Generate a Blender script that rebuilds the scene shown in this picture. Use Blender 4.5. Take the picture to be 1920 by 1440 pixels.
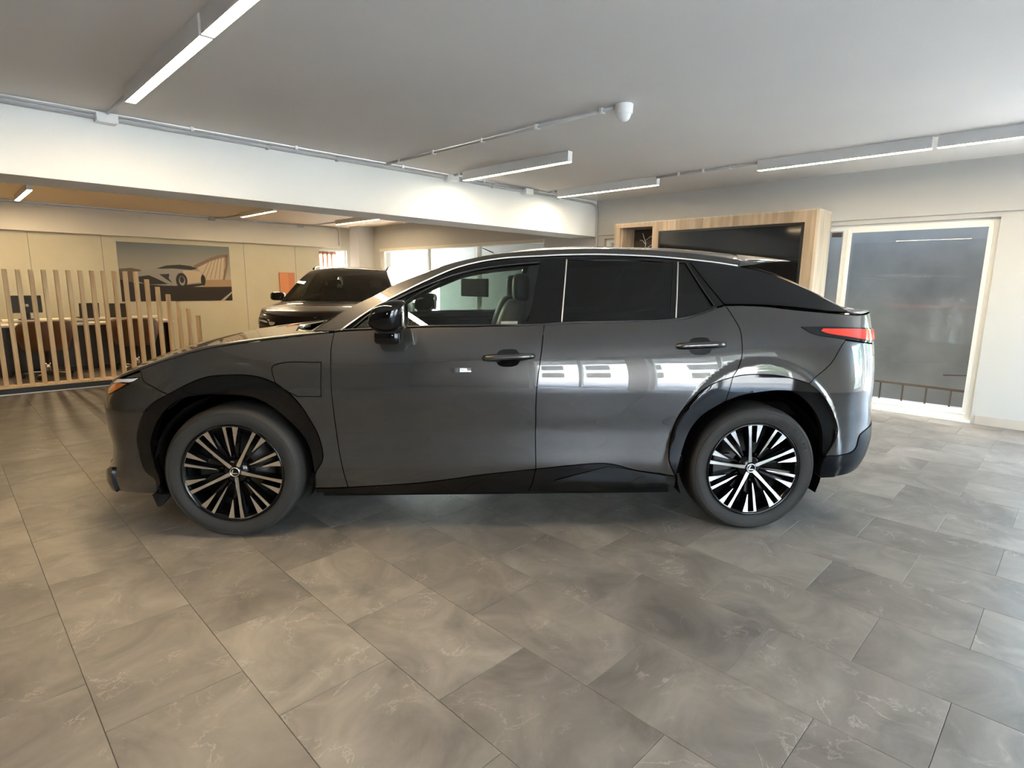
import bpy, bmesh, math, random
import numpy as np
from mathutils import Vector, Matrix
from mathutils.geometry import delaunay_2d_cdt

for _o in list(bpy.data.objects): bpy.data.objects.remove(_o)
scene = bpy.context.scene
COL = scene.collection

# ------------------------------------------------------------------ camera
F_PX, YAW, PITCH, ROLL, CAM_Z = 1076.3, .78642, .17347, -.01161, 1.37
_f = Vector((math.cos(PITCH)*math.sin(YAW), math.cos(PITCH)*math.cos(YAW), -math.sin(PITCH)))
_r = Vector((math.cos(YAW), -math.sin(YAW), 0)); _d = _f.cross(_r)
CR_ = _r*math.cos(ROLL) + _d*math.sin(ROLL)
CD_ = -_r*math.sin(ROLL) + _d*math.cos(ROLL)
cam_data = bpy.data.cameras.new('camera'); cam = bpy.data.objects.new('camera', cam_data); COL.objects.link(cam)
cam.matrix_world = Matrix((( CR_.x, -CD_.x, -_f.x, 0), (CR_.y, -CD_.y, -_f.y, 0), (CR_.z, -CD_.z, -_f.z, CAM_Z), (0, 0, 0, 1)))
cam_data.sensor_fit = 'HORIZONTAL'; cam_data.sensor_width = 36.0; cam_data.lens = 36.0*F_PX/1920.0
cam_data.clip_start = .05; cam_data.clip_end = 300
scene.camera = cam

def to_pixel(p):
    v = Vector(p) - Vector((0, 0, CAM_Z)); dz = v.dot(_f)
    if dz < .15: return None
    return 960 + F_PX*v.dot(CR_)/dz, 720 + F_PX*v.dot(CD_)/dz, dz

# ------------------------------------------------------------------ sky, sun, exposure
SKY_STRENGTH = 2.5
SUN_STRENGTH = 6.0
LED_STRENGTH = 42.0
world = bpy.data.worlds.new('sky'); scene.world = world; world.use_nodes = True
wn = world.node_tree.nodes; wl = world.node_tree.links
sky = wn.new('ShaderNodeTexSky'); sky.sky_type = 'NISHITA'; sky.sun_disc = False
sky.sun_elevation = math.radians(52); sky.sun_rotation = math.radians(35); sky.air_density = 1.0; sky.dust_density = 2.0
bg = wn['Background']; bg.inputs['Strength'].default_value = SKY_STRENGTH
wl.new(sky.outputs[0], bg.inputs['Color'])
sun_data = bpy.data.lights.new('sun', 'SUN'); sun_data.energy = SUN_STRENGTH; sun_data.angle = math.radians(.6); sun_data.color = (1, .95, .86)
sun = bpy.data.objects.new('sun', sun_data); COL.objects.link(sun)
sun.rotation_euler = Vector((-.32, -.45, -.83)).to_track_quat('-Z', 'Y').to_euler(); sun.location = (16, 24, 20)
vs = scene.view_settings
vs.view_transform = 'Standard'; vs.look = 'None'; vs.gamma = 1.0; vs.use_curve_mapping = False
vs.exposure = 2.15

# ------------------------------------------------------------------ materials
def mat(name, col, rough=.5, metal=0., spec=.5, coat=0., coat_rough=.03, emit=None, estr=0., bump=None, noise=None, aniso=0.):
    m = bpy.data.materials.new(name); m.use_nodes = True
    nt = m.node_tree; b = nt.nodes['Principled BSDF']
    c = tuple(col) + (1,) if len(col) == 3 else col
    b.inputs['Base Color'].default_value = c
    b.inputs['Roughness'].default_value = rough; b.inputs['Metallic'].default_value = metal
    b.inputs['Specular IOR Level'].default_value = spec
    b.inputs['Coat Weight'].default_value = coat; b.inputs['Coat Roughness'].default_value = coat_rough
    if emit: b.inputs['Emission Color'].default_value = tuple(emit)+(1,); b.inputs['Emission Strength'].default_value = estr
    if noise:          # (scale, amount): gentle mottling of the base colour
        tc = nt.nodes.new('ShaderNodeNewGeometry'); n = nt.nodes.new('ShaderNodeTexNoise'); n.inputs['Scale'].default_value = noise[0]; n.inputs['Detail'].default_value = 6
        nt.links.new(tc.outputs['Position'], n.inputs['Vector'])
        r = nt.nodes.new('ShaderNodeMapRange'); r.inputs['From Min'].default_value = .3; r.inputs['From Max'].default_value = .7
        r.inputs['To Min'].default_value = 1-noise[1]; r.inputs['To Max'].default_value = 1+noise[1]
        nt.links.new(n.outputs['Fac'], r.inputs['Value'])
        mx = nt.nodes.new('ShaderNodeVectorMath'); mx.operation = 'SCALE'; mx.inputs[0].default_value = c[:3]
        nt.links.new(r.outputs[0], mx.inputs['Scale']); nt.links.new(mx.outputs[0], b.inputs['Base Color'])
    if bump:           # (scale, strength)
        tc = nt.nodes.new('ShaderNodeNewGeometry'); n = nt.nodes.new('ShaderNodeTexNoise'); n.inputs['Scale'].default_value = bump[0]; n.inputs['Detail'].default_value = 4
        nt.links.new(tc.outputs['Position'], n.inputs['Vector'])
        bp = nt.nodes.new('ShaderNodeBump'); bp.inputs['Strength'].default_value = bump[1]; bp.inputs['Distance'].default_value = .01
        nt.links.new(n.outputs['Fac'], bp.inputs['Height']); nt.links.new(bp.outputs[0], b.inputs['Normal'])
    return m

def glass_mat(name, tint, f0=.045, rough=0.0):
    m = bpy.data.materials.new(name); m.use_nodes = True; nt = m.node_tree; N = nt.nodes; L = nt.links
    N.remove(N['Principled BSDF']); out = N['Material Output']
    tr = N.new('ShaderNodeBsdfTransparent'); tr.inputs[0].default_value = tuple(tint)+(1,)
    gl = N.new('ShaderNodeBsdfGlossy'); gl.inputs['Roughness'].default_value = rough; gl.inputs[0].default_value = (1, 1, 1, 1)
    lw = N.new('ShaderNodeLayerWeight'); lw.inputs['Blend'].default_value = .5
    pw = N.new('ShaderNodeMath'); pw.operation = 'POWER'; pw.inputs[1].default_value = 5.0; L.new(lw.outputs['Facing'], pw.inputs[0])
    ma = N.new('ShaderNodeMath'); ma.operation = 'MULTIPLY_ADD'; ma.inputs[1].default_value = 1-f0; ma.inputs[2].default_value = f0; L.new(pw.outputs[0], ma.inputs[0])
    mx = N.new('ShaderNodeMixShader'); L.new(ma.outputs[0], mx.inputs[0]); L.new(tr.outputs[0], mx.inputs[1]); L.new(gl.outputs[0], mx.inputs[2])
    L.new(mx.outputs[0], out.inputs['Surface'])
    return m

def wood_mat(name, c1, c2, scale=(18, 18, 1.2), rough=.45, block=None):
    m = bpy.data.materials.new(name); m.use_nodes = True; nt = m.node_tree; N = nt.nodes; L = nt.links; b = N['Principled BSDF']
    g = N.new('ShaderNodeNewGeometry'); mp = N.new('ShaderNodeMapping'); mp.inputs['Scale'].default_value = scale; L.new(g.outputs['Position'], mp.inputs[0])
    n = N.new('ShaderNodeTexNoise'); n.inputs['Scale'].default_value = 1.6; n.inputs['Detail'].default_value = 7; n.inputs['Distortion'].default_value = .5; L.new(mp.outputs[0], n.inputs['Vector'])
    cr = N.new('ShaderNodeValToRGB'); cr.color_ramp.elements[0].position = .32; cr.color_ramp.elements[1].position = .70
    cr.color_ramp.elements[0].color = tuple(c1)+(1,); cr.color_ramp.elements[1].color = tuple(c2)+(1,)
    L.new(n.outputs['Fac'], cr.inputs[0]); last = cr.outputs[0]
    if block:          # glued staves of differing tone: (width along Y, amount)
        sx = N.new('ShaderNodeSeparateXYZ'); L.new(g.outputs['Position'], sx.inputs[0])
        dv = N.new('ShaderNodeMath'); dv.operation = 'DIVIDE'; dv.inputs[1].default_value = block[0]; L.new(sx.outputs['Y'], dv.inputs[0])
        fl = N.new('ShaderNodeMath'); fl.operation = 'FLOOR'; L.new(dv.outputs[0], fl.inputs[0])
        wnz = N.new('ShaderNodeTexWhiteNoise'); wnz.noise_dimensions = '1D'; L.new(fl.outputs[0], wnz.inputs['W'])
        r = N.new('ShaderNodeMapRange'); r.inputs['To Min'].default_value = 1-block[1]; r.inputs['To Max'].default_value = 1+block[1]; L.new(wnz.outputs['Value'], r.inputs['Value'])
        v = N.new('ShaderNodeVectorMath'); v.operation = 'SCALE'; L.new(last, v.inputs[0]); L.new(r.outputs[0], v.inputs['Scale']); last = v.outputs[0]
    L.new(last, b.inputs['Base Color']); b.inputs['Roughness'].default_value = rough
    return m

TILE_X0, TILE_W, TILE_Y0, TILE_L = .222, .409, 3.17, .602
def tile_mat():
    m = bpy.data.materials.new('slate_tile'); m.use_nodes = True; nt = m.node_tree; N = nt.nodes; L = nt.links; b = N['Principled BSDF']
    g = N.new('ShaderNodeNewGeometry'); s = N.new('ShaderNodeSeparateXYZ'); L.new(g.outputs['Position'], s.inputs[0])
    def M(op, a, bb=None, c=None):
        n = N.new('ShaderNodeMath'); n.operation = op
        for i, v in enumerate((a, bb, c)):
            if v is None: continue
            if isinstance(v, (int, float)): n.inputs[i].default_value = v
            else: L.new(v, n.inputs[i])
        return n.outputs[0]
    row = M('FLOOR', M('DIVIDE', M('SUBTRACT', s.outputs['X'], TILE_X0), TILE_W))
    odd = M('FLOORED_MODULO', row, 2.0)
    col = M('FLOOR', M('DIVIDE', M('ADD', M('SUBTRACT', s.outputs['Y'], TILE_Y0), M('MULTIPLY', odd, TILE_L/2)), TILE_L))
    cb = N.new('ShaderNodeCombineXYZ'); L.new(row, cb.inputs[0]); L.new(col, cb.inputs[1])
    w = N.new('ShaderNodeTexWhiteNoise'); w.noise_dimensions = '3D'; L.new(cb.outputs[0], w.inputs['Vector'])
    # every tile shows its own cut of the stone
    off = N.new('ShaderNodeVectorMath'); off.operation = 'SCALE'; off.inputs['Scale'].default_value = 40.0; L.new(w.outputs['Color'], off.inputs[0])
    pos = N.new('ShaderNodeVectorMath'); pos.operation = 'ADD'; L.new(g.outputs['Position'], pos.inputs[0]); L.new(off.outputs[0], pos.inputs[1])
    n1 = N.new('ShaderNodeTexNoise'); n1.inputs['Scale'].default_value = 3.2; n1.inputs['Detail'].default_value = 9; n1.inputs['Roughness'].default_value = .62; n1.inputs['Distortion'].default_value = .8; L.new(pos.outputs[0], n1.inputs['Vector'])
    cr = N.new('ShaderNodeValToRGB'); e = cr.color_ramp.elements
    e[0].position = .33; e[0].color = (.121, .108, .093, 1); e[1].position = .70; e[1].color = (.262, .233, .198, 1)
    L.new(n1.outputs['Fac'], cr.inputs[0])
    # pale mineral scratches and veins, broken up by a slower noise
    n2 = N.new('ShaderNodeTexNoise'); n2.inputs['Scale'].default_value = 3.4; n2.inputs['Detail'].default_value = 9; n2.inputs['Roughness'].default_value = .62; n2.inputs['Distortion'].default_value = .7; L.new(pos.outputs[0], n2.inputs['Vector'])
    line = M('ABSOLUTE', M('SUBTRACT', n2.outputs['Fac'], .5))
    vein = N.new('ShaderNodeMapRange'); vein.inputs['From Min'].default_value = 0.0; vein.inputs['From Max'].default_value = .012; vein.inputs['To Min'].default_value = 1; vein.inputs['To Max'].default_value = 0; L.new(line, vein.inputs['Value'])
    n3 = N.new('ShaderNodeTexNoise'); n3.inputs['Scale'].default_value = 5.0; n3.inputs['Detail'].default_value = 3; L.new(pos.outputs[0], n3.inputs['Vector'])
    gate = N.new('ShaderNodeMapRange'); gate.inputs['From Min'].default_value = .49; gate.inputs['From Max'].default_value = .64; L.new(n3.outputs['Fac'], gate.inputs['Value'])
    vf = M('MULTIPLY', M('MULTIPLY', vein.outputs[0], gate.outputs[0]), .48)
    mx = N.new('ShaderNodeMix'); mx.data_type = 'RGBA'; L.new(vf, mx.inputs['Factor']); L.new(cr.outputs[0], mx.inputs['A']); mx.inputs['B'].default_value = (.44, .39, .34, 1)
    tone = N.new('ShaderNodeMapRange'); tone.inputs['To Min'].default_value = .84; tone.inputs['To Max'].default_value = 1.10; L.new(w.outputs['Value'], tone.inputs['Value'])
    sc = N.new('ShaderNodeVectorMath'); sc.operation = 'SCALE'; L.new(mx.outputs['Result'], sc.inputs[0]); L.new(tone.outputs[0], sc.inputs['Scale'])
    L.new(sc.outputs[0], b.inputs['Base Color'])
    rr = N.new('ShaderNodeMapRange'); rr.inputs['To Min'].default_value = .36; rr.inputs['To Max'].default_value = .58; L.new(n1.outputs['Fac'], rr.inputs['Value']); L.new(rr.outputs[0], b.inputs['Roughness'])
    b.inputs['Specular IOR Level'].default_value = .38
    bp = N.new('ShaderNodeBump'); bp.inputs['Strength'].default_value = .12; bp.inputs['Distance'].default_value = .01; L.new(n1.outputs['Fac'], bp.inputs['Height']); L.new(bp.outputs[0], b.inputs['Normal'])
    return m

M = dict(
 tile=tile_mat(), grout=mat('grout', (.10, .092, .083), .9),
 ceiling=mat('ceiling_paint', (.67, .65, .62), .9, bump=(60, .05), noise=(.9, .03)),
 wall=mat('white_wall_paint', (.52, .50, .46), .85, bump=(90, .10)),
 beam=mat('white_beam_paint', (.86, .86, .82), .85, bump=(90, .18)),
 cream=mat('cream_wall_paint', (.70, .655, .56), .85, bump=(60, .08)),
 header=mat('warm_grey_header', (.50, .485, .45), .85, bump=(90, .10)), tan_ceiling=mat('tan_ceiling_paint', (.72, .58, .42), .9), concrete=mat('pale_concrete', (.54, .495, .37), .8, bump=(25, .1), noise=(1.6, .06)),
 grey_concrete=mat('grey_concrete', (.20, .197, .178), .9, bump=(12, .3), noise=(2.2, .16)),
 pvc=mat('white_plastic_frame', (.80, .785, .73), .4),
 white=mat('white_plastic', (.82, .82, .80), .35), conduit=mat('grey_conduit', (.46, .455, .44), .45),
 glass=glass_mat('window_glass', (.93, .95, .93), .03),
 wood=wood_mat('light_oak_slat', (.62, .40, .19), (.84, .60, .33), (14, 14, .9), .5),
 oak=wood_mat('oak_laminate', (.27, .195, .125), (.42, .32, .22), (9, 9, .8), .5, block=(.095, .20)),
 oak_pale=wood_mat('pale_oak_laminate', (.42, .35, .26), (.60, .52, .41), (9, 9, .8), .5),
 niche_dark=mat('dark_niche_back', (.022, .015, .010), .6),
 black=mat('black_satin', (.012, .011, .010), .45), dark_wall=mat('dark_taupe_wall_paint', (.115, .10, .085), .8, bump=(60, .08)), plinth=mat('black_plinth', (.015, .013, .012), .35),
 screen=mat('black_screen_glass', (.006, .006, .007), .06, spec=.5), bezel=mat('black_bezel', (.008, .008, .008), .3),
 chrome=mat('chrome', (.85, .85, .85), .08, metal=1), silver=mat('silver_plastic', (.62, .61, .58), .3, metal=.6),
 leather=mat('tan_leather', (.11, .045, .013), .5, bump=(180, .15)),
 desk_top=mat('cream_desk_top', (.78, .71, .58), .35), desk_panel=mat('dark_desk_panel', (.035, .03, .024), .5),
 skirt=mat('beige_skirting_tile', (.50, .43, .355), .4, noise=(3, .08)),
 copper=mat('terracotta_paint', (.55, .20, .09), .6), rail=mat('brown_railing_paint', (.055, .035, .022), .5),
 led2=mat('dim_led_diffuser', (.9, .9, .88), .5, emit=(1.0, .84, .62), estr=LED_STRENGTH*.65), housing=mat('lamp_housing_enamel', (.64, .63, .61), .5),
 led=mat('led_diffuser', (.9, .9, .88), .5, emit=(1.0, .76, .46), estr=LED_STRENGTH),
 paving=mat('pale_paving', (.42, .41, .39), .85, noise=(.7, .12)), render_wall=mat('pale_render', (.66, .64, .60), .9, noise=(.5, .05)),
 facade=mat('shaded_render', (.13, .12, .10), .9, noise=(.8, .1)), leaf=mat('leaf_green', (.085, .17, .03), .6, noise=(3, .5)), bark=mat('bark', (.09, .065, .045), .9, noise=(8, .3)),  # facade: shade is put into the dark render colour
 paint=mat('dark_grey_metallic_paint', (.042, .039, .036), .27, metal=.5, coat=1.0, coat_rough=.012),
 gloss_black=mat('gloss_black_trim', (.002, .002, .0025), .04, spec=.45),
 satin_black=mat('satin_black_trim', (.003, .003, .0035), .28, spec=.12), matt_black=mat('matt_black_plastic', (.006, .006, .006), .75, spec=.2),
 shell=mat('dark_inner_panel', (.004, .004, .004), .9, spec=.1),
 rubber=mat('tyre_rubber', (.024, .022, .020), .66, spec=.3), letter=mat('tyre_lettering', (.012, .012, .012), .7),
 rim_black=mat('black_wheel_paint', (.003, .003, .0035), .12, spec=.35), rim_silver=mat('machined_wheel_face', (.78, .76, .73), .26, metal=1.0),
 disc=mat('brake_disc_steel', (.05, .049, .047), .5, metal=1.0),
 clear_glass=glass_mat('tinted_front_glass', (.52, .60, .54), .06), dark_glass=glass_mat('privacy_glass', (.012, .013, .014), .045),
 shield_dark=glass_mat('dark_windscreen_glass', (.13, .14, .12), .05), shield_glass=glass_mat('windscreen_glass', (.40, .45, .40), .06),
 seat=mat('black_seat_leather', (.018, .017, .017), .55), headliner=mat('grey_headliner', (.17, .17, .165), .9), dash=mat('dark_dashboard', (.012, .012, .012), .6),
 lens_black=mat('smoked_lens', (.004, .004, .005), .04, spec=.4), lens_red=mat('red_lens', (.62, .040, .024), .08, spec=.5),
 lens_amber=mat('amber_lens', (.55, .17, .03), .12, coat=1.0), lens_white=mat('clear_lamp_lens', (.75, .76, .78), .10, coat=1.0),
 black_paint=mat('black_metallic_paint', (.008, .007, .006), .35, metal=.3, spec=.2, coat=1.0, coat_rough=.02),
 mirror=mat('mirror_glass', (.9, .9, .9), .01, metal=1.0), paper=mat('white_paper', (.85, .85, .84), .7),
)

# ------------------------------------------------------------------ mesh helpers
def link(o, parent=None):
    COL.objects.link(o)
    if parent is not None: o.parent = parent
    return o
def mesh_obj(name, verts, faces, mats, parent=None, smooth=False, fmat=None, normals=None):
    me = bpy.data.meshes.new(name); me.from_pydata([tuple(map(float, v)) for v in verts], [], [tuple(map(int, f)) for f in faces])
    mats = mats if isinstance(mats, (list, tuple)) else [mats]
    for m in mats: me.materials.append(m)
    if fmat is not None: me.polygons.foreach_set('material_index', np.asarray(fmat, dtype=np.int32))
    if smooth is True: me.polygons.foreach_set('use_smooth', np.ones(len(me.polygons), dtype=bool))
    elif smooth is not False: me.polygons.foreach_set('use_smooth', np.asarray(smooth, dtype=bool))
    me.update()
    if normals is not None: me.normals_split_custom_set_from_vertices([tuple(map(float, n)) for n in normals])
    return link(bpy.data.objects.new(name, me), parent)
def bm_obj(name, bm, m, parent=None, smooth=False):
    me = bpy.data.meshes.new(name); bm.to_mesh(me); bm.free()
    for mm in (m if isinstance(m, (list, tuple)) else [m]): me.materials.append(mm)
    if smooth: me.polygons.foreach_set('use_smooth', np.ones(len(me.polygons), dtype=bool))
    return link(bpy.data.objects.new(name, me), parent)
def add_box(bm, x0, x1, y0, y1, z0, z1, bev=0., seg=2, mtx=None):
    r = bmesh.ops.create_cube(bm, size=1.0); vs_ = r['verts']
    for v in vs_: v.co = Vector(((x0+x1)/2+v.co.x*(x1-x0), (y0+y1)/2+v.co.y*(y1-y0), (z0+z1)/2+v.co.z*(z1-z0)))
    if bev > 0:
        es = list({e for v in vs_ for e in v.link_edges})
        rr = bmesh.ops.bevel(bm, geom=es, offset=bev, segments=seg, affect='EDGES', profile=.7); vs_ = list({v for f in rr['faces'] for v in f.verts} | {v for v in vs_ if v.is_valid})
    if mtx is not None:
        for v in vs_: v.co = mtx @ v.co
    return vs_
def box(name, x0, x1, y0, y1, z0, z1, m, parent=None, bev=0., seg=2, smooth=False):
    bm = bmesh.new(); add_box(bm, x0, x1, y0, y1, z0, z1, bev, seg); return bm_obj(name, bm, m, parent, smooth)
def boxes(name, lst, m, parent=None, bev=0.):
    bm = bmesh.new()
    for b in lst: add_box(bm, *b, bev)
    return bm_obj(name, bm, m, parent)
def tube_geo(pts, r, seg=10, cap=True):
    pts = [Vector(p) for p in pts]; V = []; Fc = []; n = len(pts); rr = r if isinstance(r, (list, tuple)) else [r]*n
    t0 = (pts[1]-pts[0]).normalized(); up = Vector((0, 0, 1)) if abs(t0.z) < .9 else Vector((1, 0, 0)); a = t0.cross(up).normalized()
    for i, p in enumerate(pts):
        t = ((pts[min(i+1, n-1)]-p).normalized() + (p-pts[max(i-1, 0)]).normalized()).normalized()
        a = (a - t*a.dot(t)).normalized(); b = t.cross(a)
        for k in range(seg):
            an = 2*math.pi*k/seg; V.append(p + (a*math.cos(an)+b*math.sin(an))*rr[i])
    for i in range(n-1):
        for k in range(seg): Fc.append((i*seg+k, i*seg+(k+1) % seg, (i+1)*seg+(k+1) % seg, (i+1)*seg+k))
    if cap: Fc.append(tuple(range(seg-1, -1, -1))); Fc.append(tuple((n-1)*seg+k for k in range(seg)))
    return V, Fc
def tube(name, pts, r, m, parent=None, seg=10):
    V, Fc = tube_geo(pts, r, seg); return mesh_obj(name, V, Fc, m, parent, True)
def lathe(name, prof, m, parent=None, seg=48, axis='Y', loc=(0, 0, 0), close=False, arc=None, smooth=True):
    """prof: (radius, height) pairs turned about the axis"""
    V = []; Fc = []; n = len(prof); a0, a1 = arc if arc else (0, 2*math.pi); ns = seg if not arc else seg+1
    for k in range(ns):
        an = a0+(a1-a0)*k/seg; c, s = math.cos(an), math.sin(an)
        for r, h in prof:
            p = (r*c, h, r*s) if axis == 'Y' else ((r*c, r*s, h) if axis == 'Z' else (h, r*c, r*s)); V.append((p[0]+loc[0], p[1]+loc[1], p[2]+loc[2]))
    for k in range(seg):
        k2 = (k+1) % ns if not arc else k+1
        for i in range(n-1 if not close else n):
            j = (i+1) % n; Fc.append((k*n+i, k*n+j, k2*n+j, k2*n+i))
    return mesh_obj(name, V, Fc, m, parent, smooth)
def prism(name, poly, y0, y1, m, parent=None, axis='Y', bev=0.):
    """extrude a 2-D polygon between y0 and y1 along the axis"""
    bm = bmesh.new(); n = len(poly)
    def pt(a, b, h): return (a, h, b) if axis == 'Y' else ((h, a, b) if axis == 'X' else (a, b, h))
    A = [bm.verts.new(pt(a, b, y0)) for a, b in poly]; B = [bm.verts.new(pt(a, b, y1)) for a, b in poly]
    bm.faces.new(A); bm.faces.new(B[::-1])
    for i in range(n): bm.faces.new((A[i], B[i], B[(i+1) % n], A[(i+1) % n]))
    bmesh.ops.recalc_face_normals(bm, faces=bm.faces)
    if bev: bmesh.ops.bevel(bm, geom=list(bm.edges), offset=bev, segments=2, affect='EDGES', profile=.7)
    return bm_obj(name, bm, m, parent)
def grid_geo(rows):
    V = [p for r in rows for p in r]; w = len(rows[0]); Fc = []
    for i in range(len(rows)-1):
        for j in range(w-1): Fc.append((i*w+j, i*w+j+1, (i+1)*w+j+1, (i+1)*w+j))
    return V, Fc
def tag(o, label, cat=None, group=None):
    o['label'] = label
    if cat: o['category'] = cat
    if group: o['group'] = group
    return o
def struct(o, label=None, cat=None):
    o['kind'] = 'structure'
    if label: o['label'] = label
    if cat: o['category'] = cat
    return o
def empty(name, loc=(0, 0, 0), rz=0):
    o = bpy.data.objects.new(name, None); o.location = loc; o.rotation_euler = (0, 0, rz); o.empty_display_size = .1; return link(o)
# ================================================================== THE ROOM
XL, XW, YF, YB, H = -4.0, 7.45, -2.6, 12.85, 2.63
floor = struct(box('floor', XL-.2, XW+.2, YF-.2, YB+.2, -.14, -.0035, M['grout']), 'grey brown slate tiled showroom floor')
ceil_ = struct(box('ceiling', XL-.2, XW+.4, YF-.3, YB+.3, H, H+.2, M['ceiling']), 'flat pale grey plaster ceiling')
struct(boxes('ceiling_beam', [(XL, XW, 5.60, 6.12, 2.10, H+.05)], M['beam']), 'deep white beam crossing the ceiling')
wr = struct(boxes('wall_right', [
    (XW, XW+.3, YF-.3, YB+.2, 2.115, H+.1),
    (XW, XW+.3, -.30, .735, -.1, 2.115), (XW, XW+.3, YF-.3, -2.5, -.1, 2.115), (XW, XW+.3, 5.45, 6.70, -.1, 2.115), (XW, XW+.3, 11.80, YB+.2, -.1, 2.115), (XW, XW+.3, 6.70, 11.80, -.1, .45), (XW, XW+.3, .735, 5.45, 2.065, 2.115)], M['wall']), 'white plaster wall with the tall window')
struct(boxes('trim_3', [(XW-.03, XW, YF, 5.60, 2.115, H)], M['header']), 'warm grey header band above the tall window and the oak unit')  # header band coloured slightly darker than the wall
struct(boxes('trim_4', [(XL, XW, 6.12, YB-.1, H-.006, H)], M['tan_ceiling']), 'tan painted ceiling of the back room')
wb = struct(boxes('wall_back', [
    (XL-.2, 6.47, YB, YB+.25, -.1, H), (7.19, XW, YB, YB+.25, -.1, H), (6.47, 7.19, YB, YB+.25, 2.10, H), (6.47, 7.19, YB, YB+.25, -.1, 1.0)], M['concrete']), 'pale concrete back wall behind the desks')
for k, x in enumerate((1.25, 2.28, 4.78, 5.9)):      # shadow joints between the wall panels
    box('joint_strip', x-.004, x+.004, YB-.002, YB+.01, .05, 2.14, M['grey_concrete'], wb)
struct(boxes('trim_1', [(XL, 6.98, YB-.10, YB, 2.15, H)], M['cream']), 'cream bulkhead along the top of the back wall')
struct(boxes('trim_2', [(7.05, XW, 12.05, 12.45, 0, H)], M['wall'], bev=.004), 'square white column in the back corner')
struct(boxes('wall_left', [(XL-.25, XL, YF-.3, YB+.2, -.1, H+.1)], M['dark_wall']), 'dark taupe side wall')
# street front behind the camera: piers, a low sill and a glazed shopfront
struct(boxes('wall_street', [
    (XL-.2, -2.95, YF-.25, YF, -.1, H+.1), (-2.45, -1.25, YF-.25, YF, -.1, H+.1), (-2.95, -2.45, YF-.25, YF, -.1, 1.35), (-2.95, -2.45, YF-.25, YF, 1.85, H+.1)], M['dark_wall']), 'dark taupe end of the street wall')
struct(boxes('wall_front', [
    (-1.25, XW, YF-.25, YF, 2.42, H+.1), (2.5, 5.4, YF-.25, YF, -.1, 2.42), (7.05, XW, YF-.25, YF, -.1, 2.42), (5.4, 7.05, YF-.25, YF, -.1, .25), (.42, .72, YF-.25, YF, -.1, 2.42)], M['wall']), 'white street wall with piers between glazing')

def window(n, axis, pos, lo, hi, z0, z1, mull, label, fw=.055, fd=.07, mm='pvc', trans=None):
    """glazed opening in a wall: frame with mullions, and one pane in each bay"""
    def b(u0, u1, w0, w1, d0, d1): return (d0, d1, u0, u1, w0, w1) if axis == 'X' else (u0, u1, d0, d1, w0, w1)
    L = [b(lo, lo+fw, z0, z1, pos, pos+fd), b(hi-fw, hi, z0, z1, pos, pos+fd), b(lo+fw, hi-fw, z1-fw, z1, pos, pos+fd), b(lo+fw, hi-fw, z0, z0+fw, pos, pos+fd)]
    edges = [lo+fw]
    for m_ in mull:
        L.append(b(m_-fw/2, m_+fw/2, z0+fw, z1-fw, pos, pos+fd)); edges += [m_-fw/2, m_+fw/2]
    edges.append(hi-fw)
    w = struct(boxes('window_%d' % n, L, M[mm], bev=.004), label)
    for i in range(0, len(edges), 2):
        spans = [(z0+fw, z1-fw)] if trans is None else [(z0+fw, trans-fw/2), (trans+fw/2, z1-fw)]
        for a_, c_ in spans:
            q = b(edges[i], edges[i+1], a_, c_, pos+fd*.45, pos+fd*.45+.006); box('pane', *q, M['glass'], w)
    return w
w1 = window(1, 'X', XW+.05, .735, 5.45, 0.02, 2.065, [2.10, 3.7], 'tall white framed window beside the wood screen unit', .058)
boxes('sash_frame', [(XW+.03, XW+.05, .78, .82, .09, 2.02), (XW+.03, XW+.05, 2.035, 2.075, .09, 2.02), (XW+.03, XW+.05, .82, 2.035, 1.98, 2.02), (XW+.03, XW+.05, .82, 2.035, .09, .13)], M['pvc'], w1)
box('window_board', XW-.01, XW+.05, .735, 2.3, 0, .03, M['pvc'], w1)
box('label_plate', XW+.035, XW+.05, 2.14, 2.24, 1.94, 1.99, M['rail'], w1)
w2 = window(2, 'X', XW+.06, 6.70, 11.80, 0.45, 2.115, [8.45, 10.05], 'wide glazed opening of the back room, blown out by daylight', .06)
tube('stay_rod', [(XW+.37, 8.99, 2.148), (XW+.37, 8.36, 1.952)], .011, M['black'], w2, 6); tube('stay_cord', [(XW+.37, 8.90, 2.118), (XW+.37, 8.90, 1.85)], .003, M['black'], w2, 5); box('stay_bracket', XW+.30, XW+.38, 8.97, 9.01, 2.12, 2.17, M['black'], w2)
box('head_rail', XW-.02, XW+.06, 6.70, 11.80, 2.06, 2.12, M['cream'], w2)
np_ = box('notice_panel', XW-.02, XW+.05, 8.14, 8.87, 1.11, 1.45, M['black'], None, bev=.004); tag(np_, 'dark notice panel on the back glazing, seen through the car window', 'sign')
box('notice_face', XW-.024, XW-.02, 8.155, 8.855, 1.125, 1.435, M['desk_panel'], np_)
w3 = window(3, 'Y', YB+.08, 6.47, 7.19, 1.0, 2.10, [], 'small back window with terracotta posts behind it', .03)
for i, x in enumerate((6.52, 6.63, 6.74, 6.85)): box('post', x, x+.05, YB+.16, YB+.20, .9, 2.2, M['copper'], w3)
box('post_head', 6.50, 7.0, YB+.16, YB+.19, 2.0, 2.1, M['copper'], w3)
window(4, 'Y', YF-.17, -1.25, .42, .12, 2.42, [-.4], 'street window pane left of the narrow pier', .05)
window(5, 'Y', YF-.17, .72, 2.5, .0, 2.42, [1.6], 'street shopfront right of the narrow pier', .05)
window(6, 'X', XW+.05, -2.5, -.30, .0, 2.115, [-1.4], 'glazed entrance in the right wall, out of the picture', .055)
window(8, 'Y', YF-.17, 5.4, 7.05, .25, 2.42, [6.2], 'street window by the right wall, behind the camera', .05)
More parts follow.
